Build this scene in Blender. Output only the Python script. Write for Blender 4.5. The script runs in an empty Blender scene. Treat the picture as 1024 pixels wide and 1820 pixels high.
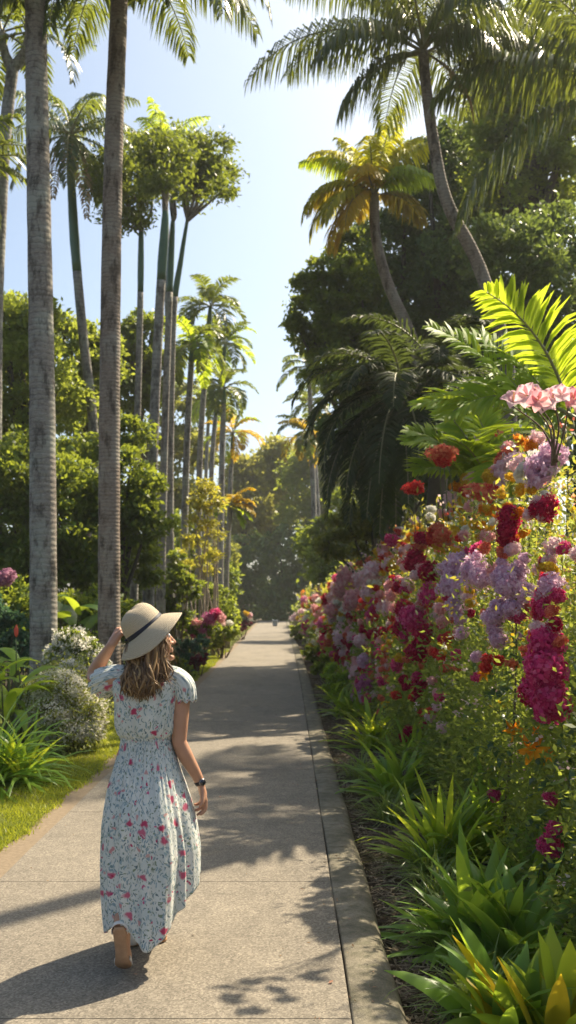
EXPO = 1.1
import bpy, math, numpy as np
from mathutils import Vector, Matrix
R = math.radians
PI = math.pi
SC = bpy.context.scene
COL = SC.collection
rng = np.random.default_rng(7)
F, HZ, CH = 1700.0, 1065.0, 1.70           # focal length in photo pixels, horizon row, camera height

def at(px, py, Y):
    return np.array([(px - 512) * Y / F, Y, CH - (py - HZ) * Y / F])

# ------------------------------------------------------------------ mesh helpers
def link(o, parent=None):
    COL.objects.link(o)
    if parent is not None: o.parent = parent
    return o

def mesh_data(name, V, faces, mats, midx=None, smooth=True, uv=None):
    """faces: list of (k,n) int arrays with n = 3 or 4."""
    me = bpy.data.meshes.new(name)
    V = np.asarray(V, np.float32)
    faces = [np.asarray(f, np.int32) for f in faces if len(f)]
    nl = sum(f.size for f in faces); nf = sum(len(f) for f in faces)
    me.vertices.add(len(V)); me.vertices.foreach_set('co', V.ravel())
    me.loops.add(nl); me.polygons.add(nf)
    li = np.concatenate([f.ravel() for f in faces])
    tot = np.concatenate([np.full(len(f), f.shape[1], np.int32) for f in faces])
    st = np.concatenate([[0], np.cumsum(tot)[:-1]]).astype(np.int32)
    me.loops.foreach_set('vertex_index', li)
    me.polygons.foreach_set('loop_start', st)
    me.polygons.foreach_set('loop_total', tot)
    if midx is not None: me.polygons.foreach_set('material_index', np.asarray(midx, np.int32))
    me.polygons.foreach_set('use_smooth', np.full(nf, smooth))
    if uv is not None:
        l = me.uv_layers.new(name='UVMap')
        l.data.foreach_set('uv', np.asarray(uv, np.float32)[li].ravel())
    me.update(calc_edges=True)
    for m in (mats if isinstance(mats, (list, tuple)) else [mats]): me.materials.append(m)
    return me

def obj(name, me, parent=None, loc=None):
    o = bpy.data.objects.new(name, me)
    if loc is not None: o.location = loc
    return link(o, parent)

def tag(o, label, cat, group=None):
    o['label'] = label; o['category'] = cat
    if group: o['group'] = group
    return o

def thing(name, label, cat, loc=(0, 0, 0), group=None):
    o = bpy.data.objects.new(name, None); o.empty_display_size = .2
    o.location = [float(c) for c in loc]; link(o)
    return tag(o, label, cat, group)

def setting(o, kind='structure'):
    o['kind'] = kind
    return o

class G:
    """collects pieces into one mesh"""
    def __init__(s): s.V = []; s.F = []; s.M = []; s.U = []; s.n = 0
    def add(s, V, faces, mi=0, uv=None):
        V = np.asarray(V, float)
        for f in faces:
            f = np.asarray(f, np.int64)
            if len(f): s.F.append(f + s.n); s.M.append(np.full(len(f), mi))
        s.V.append(V); s.U.append(uv if uv is not None else np.zeros((len(V), 2))); s.n += len(V)
        return s
    def data(s, name, mats, smooth=True):
        return mesh_data(name, np.concatenate(s.V), s.F, mats, np.concatenate(s.M), smooth, np.concatenate(s.U))

def grid_faces(nu, nv, closed):
    """rings: nv rings of nu points"""
    i = np.arange(nv - 1)[:, None]; j = np.arange(nu if closed else nu - 1)[None, :]
    a = i * nu + j; b = i * nu + (j + 1) % nu
    return np.stack([a, b, b + nu, a + nu], -1).reshape(-1, 4)

def nrm(v): return v / np.maximum(np.linalg.norm(v, axis=-1, keepdims=True), 1e-9)

def frames(P):
    T = nrm(np.gradient(P, axis=0)); N = np.zeros_like(P)
    ref = np.array([1., 0, 0]) if abs(T[0, 0]) < .9 else np.array([0, 1., 0])
    n = nrm(ref - T[0] * ref.dot(T[0]))
    for i in range(len(P)):
        n = nrm(n - T[i] * n.dot(T[i])); N[i] = n
    return T, N, np.cross(T, N)

def tube(P, rad, sides=10, cap=True, flat=1.0):
    P = np.asarray(P, float); rad = np.broadcast_to(np.asarray(rad, float), (len(P),))
    T, N, B = frames(P)
    a = np.linspace(0, 2 * PI, sides, endpoint=False)
    ring = N[:, None] * np.cos(a)[None, :, None] + B[:, None] * (np.sin(a) * flat)[None, :, None]
    V = (P[:, None] + ring * rad[:, None, None]).reshape(-1, 3)
    fs = [grid_faces(sides, len(P), True)]
    L = np.concatenate([[0], np.cumsum(np.linalg.norm(np.diff(P, axis=0), axis=1))])
    uv = np.stack([np.tile(a / (2 * PI), len(P)), np.repeat(L, sides)], -1)
    if cap:
        n = len(V); V = np.concatenate([V, P[:1], P[-1:]]); uv = np.concatenate([uv, uv[:1], uv[-1:]])
        j = np.arange(sides); k = (j + 1) % sides; m = (len(P) - 1) * sides
        fs.append(np.stack([k, j, np.full(sides, n)], -1)); fs.append(np.stack([m + j, m + k, np.full(sides, n + 1)], -1))
    return V, fs, uv

def curve(pts, n):
    """Catmull-Rom through pts"""
    P = np.asarray(pts, float); P = np.concatenate([[2 * P[0] - P[1]], P, [2 * P[-1] - P[-2]]])
    m = len(P) - 3; t = np.linspace(0, m - 1e-6, n); i = t.astype(int); u = (t - i)[:, None]
    a, b, c, d = P[i], P[i + 1], P[i + 2], P[i + 3]
    return .5 * (2 * b + (c - a) * u + (2 * a - 5 * b + 4 * c - d) * u ** 2 + (3 * b - a - 3 * c + d) * u ** 3)

# ------------------------------------------------------------------ materials
def mat(name):
    m = bpy.data.materials.new(name); m.use_nodes = True
    nt = m.node_tree; nt.nodes.clear()
    return m, nt
def N(nt, t, **kw):
    n = nt.nodes.new('ShaderNode' + t)
    for k, v in kw.items():
        if k in n.inputs.keys(): n.inputs[k].default_value = v
        else: setattr(n, k, v)
    return n
def L(nt, a, b): nt.links.new(a, b)
def c4(c): return (c[0], c[1], c[2], 1)
def mixc(nt, f, a, b, mode='MIX'):
    n = nt.nodes.new('ShaderNodeMix'); n.data_type = 'RGBA'; n.blend_type = mode
    for s, v in ((0, f), (6, a), (7, b)):
        if hasattr(v, 'is_output'): nt.links.new(v, n.inputs[s])
        else: n.inputs[s].default_value = v if s == 0 else c4(v)
    return n.outputs[2]
def ramp(nt, src, stops):
    n = nt.nodes.new('ShaderNodeValToRGB'); nt.links.new(src, n.inputs[0])
    e = n.color_ramp.elements
    while len(e) < len(stops): e.new(.5)
    for x, (p, c) in zip(e, stops):
        x.position = p; x.color = c4(c) if hasattr(c, '__len__') else (c, c, c, 1)
    return n.outputs[0]
def noise(nt, vec, scale, detail=4, rough=.55):
    n = N(nt, 'TexNoise'); n.inputs['Scale'].default_value = scale; n.inputs['Detail'].default_value = detail; n.inputs['Roughness'].default_value = rough
    if vec is not None: nt.links.new(vec, n.inputs['Vector'])
    return n.outputs['Fac']
def coords(nt, out='Object', scale=None):
    t = nt.nodes.new('ShaderNodeTexCoord').outputs[out]
    if scale is None: return t
    m = N(nt, 'Mapping'); m.inputs['Scale'].default_value = scale; nt.links.new(t, m.inputs['Vector'])
    return m.outputs[0]
def finish(nt, shader):
    o = nt.nodes.new('ShaderNodeOutputMaterial'); nt.links.new(shader, o.inputs[0])
def bsdf(nt, col, rough=.6, spec=.4, bump=None, bstr=.3, bdist=.01):
    p = N(nt, 'BsdfPrincipled'); p.inputs['Roughness'].default_value = rough; p.inputs['Specular IOR Level'].default_value = spec
    if hasattr(col, 'is_output'): nt.links.new(col, p.inputs['Base Color'])
    else: p.inputs['Base Color'].default_value = c4(col)
    if bump is not None:
        b = N(nt, 'Bump'); b.inputs['Strength'].default_value = bstr; b.inputs['Distance'].default_value = bdist
        nt.links.new(bump, b.inputs['Height']); nt.links.new(b.outputs[0], p.inputs['Normal'])
    return p

def leafmat(name, cols, trans=.4, tcol=None, rough=.45, clump=.9, spec=.35, veins=False):
    """cols: dark .. light leaf colours; every leaf (mesh island) its own tone, drifting clump by clump"""
    m, nt = mat(name)
    cols = [[min(.75, x * 1.5) for x in c_] for c_ in cols]; tcol = [min(.85, x * 1.35) for x in tcol]; trans = min(.6, trans + .06)
    g = N(nt, 'NewGeometry'); rnd = g.outputs['Random Per Island']
    nz = noise(nt, coords(nt), clump, 3)
    s = N(nt, 'Math', operation='MULTIPLY_ADD'); L(nt, rnd, s.inputs[0]); s.inputs[1].default_value = .62; 
    s2 = N(nt, 'Math', operation='MULTIPLY_ADD'); L(nt, nz, s2.inputs[0]); s2.inputs[1].default_value = 1.5; s2.inputs[2].default_value = -.55
    L(nt, s2.outputs[0], s.inputs[2])
    k = len(cols)
    c = ramp(nt, s.outputs[0], [(i / (k - 1), cols[i]) for i in range(k)])
    p = bsdf(nt, c, rough, spec)
    t = N(nt, 'BsdfTranslucent')
    L(nt, mixc(nt, .65, c, tcol), t.inputs[0])
    x = N(nt, 'MixShader'); x.inputs[0].default_value = trans
    L(nt, p.outputs[0], x.inputs[1]); L(nt, t.outputs[0], x.inputs[2]); finish(nt, x.outputs[0])
    return m

def petalmat(name, a, b, trans=.35, c=None):
    m, nt = mat(name)
    g = N(nt, 'NewGeometry')
    col = ramp(nt, g.outputs['Random Per Island'], [(0, a), (.6, b), (1, c or b)])
    p = bsdf(nt, col, .6, .2)
    t = N(nt, 'BsdfTranslucent'); L(nt, col, t.inputs[0])
    x = N(nt, 'MixShader'); x.inputs[0].default_value = trans
    L(nt, p.outputs[0], x.inputs[1]); L(nt, t.outputs[0], x.inputs[2]); finish(nt, x.outputs[0])
    return m

def plain(name, col, rough=.6, spec=.4, var=.25, scale=20, bstr=.2, bdist=.004):
    m, nt = mat(name)
    nz = noise(nt, coords(nt), scale, 5)
    c = mixc(nt, nz, [x * (1 - var) for x in col], [min(1, x * (1 + var)) for x in col])
    finish(nt, bsdf(nt, c, rough, spec, nz, bstr, bdist).outputs[0])
    return m

def barkmat(name, a, b, ring=9.0, lichen=(.36, .36, .30)):
    """palm trunk: faint leaf-scar rings, mottled grey"""
    m, nt = mat(name)
    v = coords(nt)
    nz = noise(nt, v, 2.2, 6, .65); fine = noise(nt, coords(nt, scale=(22, 22, 60)), 1.0, 4, .7)
    w = N(nt, 'TexWave', bands_direction='Z'); w.inputs['Scale'].default_value = ring * .5; w.inputs['Distortion'].default_value = 3.6; w.inputs['Detail'].default_value = 3; w.inputs['Detail Scale'].default_value = 1.5
    L(nt, v, w.inputs['Vector'])
    c = mixc(nt, ramp(nt, fine, [(.3, 0), (.7, 1)]), a, b)
    c = mixc(nt, ramp(nt, nz, [(.46, 0), (.62, .85)]), c, lichen)
    blot = noise(nt, coords(nt, scale=(5, 5, 2)), 1.3, 5, .7)
    c = mixc(nt, ramp(nt, blot, [(.50, 0), (.62, .8)]), c, [x * .38 for x in a])
    rg = ramp(nt, w.outputs['Fac'], [(0, .45), (.18, 1), (1, 1)])
    rm = ramp(nt, noise(nt, coords(nt, scale=(2, 2, 4)), 1.0, 4, .6), [(.36, .08), (.62, .62)])
    c = mixc(nt, rm, c, rg, 'MULTIPLY')
    h = N(nt, 'Math', operation='ADD'); L(nt, w.outputs['Fac'], h.inputs[0]); L(nt, fine, h.inputs[1])
    finish(nt, bsdf(nt, c, .85, .2, h.outputs[0], .35, .012).outputs[0])
    return m

M = {}
# leaves: dark, mid, light
M['leaf_dark'] = leafmat('dark leaves', [(0.03, 0.0638, 0.0263), (0.0675, 0.1162, 0.0413), (0.1406, 0.2063, 0.0562)], .40, (.20, .24, .03))
M['leaf_mid'] = leafmat('mid green leaves', [(0.0224, 0.0493, 0.0134), (0.0538, 0.0963, 0.0202), (0.1176, 0.1624, 0.0269)], .45, (.34, .38, .03))
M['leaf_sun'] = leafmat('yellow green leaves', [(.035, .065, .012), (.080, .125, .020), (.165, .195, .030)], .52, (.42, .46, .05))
M['leaf_olive'] = leafmat('olive leaves', [(.04, .055, .016), (.08, .10, .026), (.15, .155, .036)], .42, (.36, .36, .05))
M['leaf_hedge'] = leafmat('hedge leaves', [(0.0216, 0.048, 0.0168), (0.0576, 0.096, 0.0264), (0.144, 0.18, 0.0384)], .54, (.36, .40, .05), clump=1.6)
M['leaf_sunlit'] = leafmat('sunlit hedge leaves', [(.05, .075, .016), (.14, .155, .026), (.36, .30, .05)], .45, (.50, .44, .05), clump=2.0)  # hedge leaf colour with the gold of sunlight put into it
M['leaf_maroon'] = leafmat('maroon leaves', [(.02, .006, .010), (.06, .012, .022), (.11, .02, .03)], .3, (.20, .02, .04))
M['leaf_bluish'] = leafmat('blue green leaves', [(.015, .04, .025), (.04, .09, .055), (.09, .16, .10)], .3, (.14, .26, .10))
M['leaf_croton'] = leafmat('croton leaves', [(.05, .08, .014), (.14, .16, .02), (.36, .28, .03)], .45, (.55, .48, .05))
M['strap'] = leafmat('strap leaves', [(0.052, 0.1188, 0.0208), (0.1114, 0.2154, 0.0297), (0.2079, 0.3119, 0.0446)], .48, (.42, .52, .03), rough=.32, clump=1.2, spec=.5)
M['strap_lime'] = leafmat('lime strap leaves', [(0.108, 0.18, 0.0168), (0.228, 0.312, 0.024), (0.384, 0.432, 0.036)], .55, (.68, .70, .04), rough=.35, clump=1.2, spec=.5)
M['liriope'] = leafmat('grassy leaves', [(0.0455, 0.091, 0.0234), (0.104, 0.169, 0.039), (0.247, 0.299, 0.091)], .42, (.38, .42, .06), rough=.35, spec=.5)
M['frond'] = leafmat('palm leaflets', [(.012, .032, .012), (.030, .060, .018), (.060, .095, .024)], .28, (.30, .33, .03), rough=.35, spec=.5, clump=.7)
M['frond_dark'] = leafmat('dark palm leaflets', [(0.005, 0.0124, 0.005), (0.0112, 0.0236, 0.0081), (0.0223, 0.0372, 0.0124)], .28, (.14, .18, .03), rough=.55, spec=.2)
M['frond_royal'] = leafmat('royal palm leaflets', [(0.0115, 0.0324, 0.0115), (0.0274, 0.0576, 0.0158), (0.054, 0.0864, 0.0202)], .38, (.34, .38, .03), rough=.38, spec=.5)
M['frond_yellow'] = leafmat('yellowing palm leaflets', [(.16, .15, .015), (.36, .27, .02), (.52, .36, .02)], .5, (.75, .42, .02))
M['frond_gold'] = leafmat('golden green palm leaflets', [(.10, .12, .012), (.24, .23, .018), (.42, .36, .025)], .5, (.72, .60, .03))
M['frond_lime'] = leafmat('lime palm leaflets', [(0.0495, 0.11, 0.0132), (0.121, 0.198, 0.0198), (0.22, 0.286, 0.0264)], .50, (.55, .62, .03), rough=.5, spec=.2)
M['frond_dead'] = leafmat('dry palm leaflets', [(.10, .07, .035), (.20, .14, .07), (.30, .22, .11)], .3, (.35, .22, .08), rough=.7)
M['banana'] = leafmat('broad leaves', [(.03, .075, .014), (.06, .12, .016), (.11, .18, .02)], .48, (.45, .52, .03), rough=.3, spec=.5)
M['grass'] = leafmat('lawn blades', [(.05, .085, .010), (.12, .16, .014), (.24, .25, .03)], .40, (.45, .45, .03), clump=1.5)
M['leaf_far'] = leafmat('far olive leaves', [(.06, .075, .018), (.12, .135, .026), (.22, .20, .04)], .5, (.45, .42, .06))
M['strap_gold'] = leafmat('orange yellow leaves', [(.20, .17, .015), (.38, .28, .015), (.52, .32, .015)], .5, (.62, .42, .02), rough=.35, clump=2)
M['leaf_umb'] = leafmat('umbrella tree leaves', [(0.0136, 0.034, 0.0102), (0.034, 0.068, 0.0153), (0.0765, 0.1105, 0.0187)], .4, (.32, .36, .03), clump=1.2)
M['frond_olive'] = leafmat('olive gold palm leaflets', [(.05, .06, .015), (.11, .11, .02), (.20, .16, .025)], .45, (.50, .36, .03))
M['strap_mid'] = leafmat('fresh strap leaves', [(0.065, 0.13, 0.0182), (0.143, 0.234, 0.026), (0.26, 0.338, 0.039)], .50, (.50, .58, .03), rough=.33, clump=1.2, spec=.5)
M['leaf_white'] = leafmat('pale bush leaves', [(.05, .075, .02), (.12, .15, .035), (.26, .27, .09)], .40, (.40, .40, .06), clump=2)
M['leaf_dark2'] = leafmat('broad dark leaves', [(0.015, 0.042, 0.018), (0.033, 0.072, 0.027), (0.075, 0.1275, 0.045)], .25, (.15, .22, .03), rough=.35, spec=.5)
M['rachis'] = plain('frond midrib', (.20, .19, .08), .5, .4)
M['rachis_pale'] = plain('pale frond midrib', (.42, .38, .28), .5, .4)
M['stem'] = plain('green stem', (.09, .11, .035), .6)
M['twig'] = plain('woody twig', (.12, .085, .055), .8)
M['bark'] = plain('tree bark', (.10, .085, .065), .9, .2, .5, 9, .6, .02)
M['bark_pale'] = plain('pale bark', (.30, .25, .20), .9, .2, .4, 7, .5, .02)
M['palm_grey'] = barkmat('grey palm trunk', (.17, .145, .12), (.36, .32, .27), 8)
M['palm_brown'] = barkmat('brown palm trunk', (.16, .125, .095), (.33, .27, .22), 11, (.32, .29, .24))
M['palm_far'] = barkmat('far palm trunk', (.20, .18, .16), (.34, .31, .28), 6)
M['crownshaft'] = plain('green crownshaft', (.06, .13, .06), .35, .5, .25, 6)
for n_, a_, b_, c_ in (
    ('crimson', (.30, .006, .045), (.55, .014, .075), (.68, .05, .14)), ('magenta', (.52, .02, .14), (.76, .07, .26), (.82, .20, .40)),
    ('red', (.50, .02, .03), (.72, .05, .05), (.80, .16, .10)), ('coral', (.62, .09, .06), (.80, .22, .14), (.85, .42, .20)),
    ('pink', (.72, .30, .34), (.85, .50, .50), (.88, .64, .58)), ('palepink', (.76, .48, .52), (.87, .64, .66), (.88, .77, .74)),
    ('lilac', (.60, .34, .48), (.78, .54, .68), (.87, .70, .80)), ('purple', (.46, .08, .26), (.66, .20, .42), (.74, .36, .54)),
    ('yellow', (.62, .36, .02), (.80, .55, .03), (.82, .66, .10)), ('orange', (.72, .20, .01), (.80, .33, .015), (.85, .45, .03)),
    ('white', (.72, .70, .60), (.84, .81, .72), (.88, .86, .80)), ('mauve', (.30, .12, .22), (.46, .22, .32), (.58, .34, .42))):
    M[n_] = petalmat(n_ + ' petals', a_, b_, .58, c_)

# ------------------------------------------------------------------ foliage helpers
def leaves(P, size, rg, out=None, aspect=.5, up=.25, fold=.18, jit=.35):
    """one folded rhombic leaf per point: V (4n,3), quads (n,4)"""
    n = len(P)
    d = nrm(rg.normal(size=(n, 3)) + (out * .9 if out is not None else 0) + np.array([0, 0, -.25]))
    s = nrm(np.cross(d, nrm(rg.normal(size=(n, 3)) + np.array([0, 0, up * 3]))))
    u = np.cross(s, d)
    l = (size * (1 - jit + 2 * jit * rg.random(n)))[:, None]
    a = P - d * l * .5; b = P + d * l * .5
    m = P - d * l * .06 - u * l * fold * .5
    V = np.stack([a, m + s * l * aspect * .5 + u * l * fold * .6, b, m - s * l * aspect * .5 + u * l * fold * .6], 1).reshape(-1, 3)
    return V, np.arange(4 * n).reshape(-1, 4)

def clumps(blobs, per_m2, size, rg, clump_r=.32, shell=.42, keep=None, aspect=.5, leaf_per=46, gap=.0):
    """blobs: (x,y,z,rx,ry,rz): leaves in clumps near each blob's outside"""
    PP = []; OO = []
    for (x, y, z, rx, ry, rz) in blobs:
        area = 4 * PI * ((rx * ry) ** 1.6 / 3 + (rx * rz) ** 1.6 / 3 + (ry * rz) ** 1.6 / 3) ** (1 / 1.6)
        k = max(4, int(area * per_m2 / leaf_per))
        d = nrm(rg.normal(size=(k, 3)))
        rr = 1 - shell * rg.random(k) ** 1.5 + .10 * rg.normal(size=k)
        c = np.array([x, y, z]) + d * rr[:, None] * np.array([rx, ry, rz])
        cr = clump_r * (.6 + .8 * rg.random(k))
        q = rg.normal(size=(k, leaf_per, 3)) * np.array([.55, .55, .38]) * cr[:, None, None]
        PP.append((c[:, None] + q).reshape(-1, 3)); OO.append(np.repeat(d, leaf_per, 0) + nrm(q.reshape(-1, 3)) * .6)
    P = np.concatenate(PP); O = np.concatenate(OO)
    if keep is not None:
        k = keep(P); P = P[k]; O = O[k]
    return leaves(P, size, rg, O, aspect)

def frond(base, yaw, e0, length, bend, lmax, rg, n=46, w=.045, hang=.8, sweep=.55, lift=.15, rib=.022, petiole=.14, twist=0., power=1.25, vee=0., seg=16, roll=0.):
    """pinnate palm leaf: (V, faces, face-material) with 0 = midrib, 1 = leaflets. e0 start elevation, bend total downward turn"""
    g = G()
    s = np.linspace(0, 1, seg)
    e = e0 - bend * s ** power
    yw = yaw + twist * s
    T = np.stack([np.cos(e) * np.cos(yw), np.cos(e) * np.sin(yw), np.sin(e)], -1)
    P = np.array(base, float) + np.concatenate([[np.zeros(3)], np.cumsum((T[1:] + T[:-1]) * .5 * length / (seg - 1), 0)])
    V, fs, uv = tube(P, rib * (1 - .85 * s) + .002, 5, False)
    g.add(V, fs, 0)
    t = np.linspace(petiole, .995, n)
    for side in (-1, 1):
        tt = np.clip(t + rg.normal(size=n) * .3 / n, petiole * .9, 1)
        p = np.stack([np.interp(tt, s, P[:, k]) for k in range(3)], -1)
        tg = nrm(np.stack([np.interp(tt, s, T[:, k]) for k in range(3)], -1))
        sd = nrm(np.cross(tg, np.array([0, 0, 1.])) + 1e-6) * side
        upv = nrm(np.cross(np.cross(tg, np.array([0, 0, 1.])) + 1e-6, tg))
        if roll:
            sd2 = sd * math.cos(roll) + upv * math.sin(roll) * side; upv = upv * math.cos(roll) - sd * side * math.sin(roll); sd = sd2
        prof = np.clip(np.minimum((tt - petiole) / .22 * .6 + .4, 1), 0, 1) * np.clip(1.08 - .80 * np.clip((tt - .45) / .55, 0, 1) ** 1.5, .1, 1)
        ln = (lmax * prof * (.85 + .3 * rg.random(n)))[:, None]
        sw = (sweep + .55 * np.clip(tt - .55, 0, 1))[:, None]
        lf = lift + .16 * rg.normal(size=n)[:, None] * (.6 if vee == 0 else .25)
        d0 = nrm(sd * 1.0 + tg * (sw + .12 * rg.normal(size=(n, 1))) + upv * (lf + vee))
        hg = hang * (.65 + .7 * rg.random((n, 1)))
        dn = np.array([0, 0, -1.])
        d1 = nrm(d0 + dn * hg * .7); d2 = nrm(d0 + dn * hg * 1.25)
        q0 = p; q1 = p + d0 * ln * .30; q2 = q1 + d1 * ln * .36; q3 = q2 + d2 * ln * .36
        wd = nrm(np.cross(d0, np.cross(sd, tg) + 1e-6) + .35 * rg.normal(size=(n, 3)))
        wd = nrm(wd - d1 * (wd * d1).sum(-1, keepdims=True))
        W = w * (.8 + .4 * rg.random((n, 1)))
        rows = [(q0, .45), (q1, 1.), (q2, .85), (q3, .06)]
        V = np.stack([q + wd * W * .5 * k * sg for q, k in rows for sg in (-1, 1)], 1).reshape(-1, 3)
        b = np.arange(n)[:, None] * 8
        fq = np.concatenate([b + np.array([2 * r, 2 * r + 1, 2 * r + 3, 2 * r + 2]) for r in range(3)], 0)
        g.add(V, [fq], 1)
    return g

def strap_leaf(base, yaw, e0, length, bend, width, rg, seg=7, power=1.4, peak=.4, fold=.25):
    """one lance- or strap-shaped leaf, folded along its midrib"""
    s = np.linspace(0, 1, seg)
    e = e0 - bend * s ** power
    yw = yaw + .25 * rg.normal() * s
    T = np.stack([np.cos(e) * np.cos(yw), np.cos(e) * np.sin(yw), np.sin(e)], -1)
    P = np.array(base, float) + np.concatenate([[np.zeros(3)], np.cumsum((T[1:] + T[:-1]) * .5 * length / (seg - 1), 0)])
    sd = nrm(np.stack([-np.sin(yw), np.cos(yw), 0 * yw], -1)); up = np.cross(T, sd)
    up = up * np.where(up[:, 2:] < 0, 1, 1)
    prof = np.where(s < peak, .38 + .62 * np.sin(s / peak * PI / 2), np.cos((s - peak) / (1 - peak) * PI / 2) ** .8)
    prof[-1] = .02
    w = (width * .5 * prof)[:, None]
    tw = .25 * rg.normal()
    sd = sd * math.cos(tw) + up * math.sin(tw)
    f = up * w * fold
    V = np.stack([P - sd * w - f, P, P + sd * w - f], 1).reshape(-1, 3)
    return V, [grid_faces(3, seg, False)]

def flower_ball(n, petals, size, rg, bumpy=.0, flat=1., lobes=0, inner=.75):
    """unit ball of small florets"""
    k = np.arange(n) + .5
    ph = np.arccos(1 - 2 * k / n); th = PI * (1 + 5 ** .5) * k
    d = np.stack([np.cos(th) * np.sin(ph), np.sin(th) * np.sin(ph), np.cos(ph)], -1)
    d = nrm(d + .12 * rg.normal(size=(n, 3)))
    r = 1 - (1 - inner) * rg.random(n)
    if lobes:
        c = nrm(rg.normal(size=(lobes, 3))); r = r * (.72 + .42 * np.max(np.clip(d @ c.T, 0, 1), 1) ** 5)
    c = d * r[:, None] * np.array([1, 1, flat])
    nn = nrm(d + .35 * rg.normal(size=(n, 3)))
    a = nrm(np.cross(nn, rg.normal(size=(n, 3)))); b = np.cross(nn, a)
    Vs = []
    for p in range(petals):
        an = 2 * PI * p / petals + .25 * rg.normal(size=n)
        ra = (a * np.cos(an)[:, None] + b * np.sin(an)[:, None]); tb = np.cross(nn, ra)
        l = size * (.8 + .4 * rg.random((n, 1)))
        lift = (.25 + .3 * rg.random((n, 1)))
        m = c + ra * l * .55 + nn * l * lift * .6
        Vs.append(np.stack([c, m + tb * l * .36, c + ra * l + nn * l * lift * .5, m - tb * l * .36], 1))
    V = np.concatenate(Vs).reshape(-1, 3)
    return V, np.arange(len(V)).reshape(-1, 4)
# ------------------------------------------------------------------ world, sun, camera
SUN_AZ, SUN_EL = R(43), R(50)                       # azimuth clockwise from the view axis (+Y)
w = bpy.data.worlds.new('World'); SC.world = w; w.use_nodes = True
nt = w.node_tree; nt.nodes.clear()
sky = nt.nodes.new('ShaderNodeTexSky'); sky.sky_type = 'NISHITA'; sky.sun_disc = False
sky.sun_elevation = SUN_EL; sky.sun_rotation = SUN_AZ; sky.air_density = .7; sky.dust_density = 3.2; sky.ozone_density = .5; sky.altitude = 0
bg = nt.nodes.new('ShaderNodeBackground'); bg.inputs[1].default_value = .11
out = nt.nodes.new('ShaderNodeOutputWorld'); L(nt, mixc(nt, 1.0, sky.outputs[0], (.94, 1.0, .95), 'MULTIPLY'), bg.inputs[0]); L(nt, bg.outputs[0], out.inputs[0])
sd = bpy.data.lights.new('sun', 'SUN'); sd.energy = 5.0; sd.angle = R(.6); sd.color = (1.0, .86, .64)
so = bpy.data.objects.new('sun', sd); link(so)
SDIR = Vector((math.sin(SUN_AZ) * math.cos(SUN_EL), math.cos(SUN_AZ) * math.cos(SUN_EL), math.sin(SUN_EL)))
so.rotation_euler = SDIR.to_track_quat('Z', 'Y').to_euler(); so.location = (20, 20, 30)

cd = bpy.data.cameras.new('camera'); cam = bpy.data.objects.new('camera', cd); link(cam)
cam.location = (0, 0, CH); cam.rotation_euler = (R(90), 0, 0)
cd.sensor_fit = 'VERTICAL'; cd.sensor_height = 36; cd.sensor_width = 36 * 1024 / 1820
cd.lens = 36 * F / 1820; cd.shift_y = (HZ - 910) / 1820; cd.clip_end = 2000; cd.clip_start = .05
cd.dof.use_dof = True; cd.dof.focus_distance = 4.7; cd.dof.aperture_fstop = 3.6
SC.camera = cam
SC.view_settings.view_transform = 'Standard'; SC.view_settings.look = 'None'; SC.view_settings.gamma = 1; SC.view_settings.exposure = EXPO
SC.cycles.use_denoising = True
SC.cycles.max_bounces = 8; SC.cycles.transmission_bounces = 4; SC.cycles.transparent_max_bounces = 4; SC.cycles.diffuse_bounces = 4; SC.cycles.glossy_bounces = 2
SC.cycles.caustics_reflective = False; SC.cycles.caustics_refractive = False; SC.cycles.sample_clamp_indirect = 6

def sstep(a, b, x):
    t = np.clip((np.asarray(x, float) - a) / (b - a), 0, 1); return t * t * (3 - 2 * t)
def bend(Y): return -.42 * sstep(14, 80, Y)

# ------------------------------------------------------------------ ground, path, kerb, lawn, bed
def strip(name, x0, x1, y0, y1, z, material, ny=80, nx=2, bump=0., rg=rng):
    Y = np.linspace(y0, y1, ny); g = G()
    X = np.linspace(0, 1, nx)
    V = np.array([[x0(y) + (x1(y) - x0(y)) * u, y, z + bump * rg.normal()] for y in Y for u in X])
    g.add(V, [grid_faces(nx, ny, False)])
    return setting(obj(name, g.data(name, material)))

m, nt = mat('bare soil')
v = coords(nt); nz = noise(nt, v, 1.2, 8, .65); fn = noise(nt, v, 30, 5, .7)
c = mixc(nt, ramp(nt, nz, [(.35, 0), (.65, 1)]), (.035, .030, .018), (.030, .042, .014)); c = mixc(nt, fn, c, (.075, .055, .035))
finish(nt, bsdf(nt, c, .95, .1, fn, .7, .03).outputs[0]); M['soil'] = m
g = G(); g.add([[-245, -245, -.12], [245, -245, -.12], [245, 245, -.12], [-245, 245, -.12]], [[[0, 1, 2, 3]]])
setting(obj('ground', g.data('ground', M['soil'])))

m, nt = mat('worn path surface')
v = coords(nt)
ag = N(nt, 'TexVoronoi'); ag.inputs['Scale'].default_value = 115; L(nt, v, ag.inputs['Vector'])
sp = ramp(nt, ag.outputs['Color'], [(0, .42), (.5, .92), (1, 1.65)])
big = noise(nt, v, .9, 5, .6); mid = noise(nt, v, 7, 6, .65)
c = mixc(nt, ramp(nt, big, [(.3, 0), (.7, 1)]), (.178, .155, .122), (.24, .208, .162))
c = mixc(nt, ramp(nt, mid, [(.35, .55), (.6, 0)]), c, (.14, .122, .096))
st = noise(nt, coords(nt, scale=(1.6, .5, 1)), 1.3, 6, .7); c = mixc(nt, ramp(nt, st, [(.52, 0), (.70, .55)]), c, (.105, .092, .072))
wb = N(nt, 'TexNoise'); wb.inputs['Scale'].default_value = 2.2; wb.inputs['Detail'].default_value = 5; L(nt, v, wb.inputs['Vector'])
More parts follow.
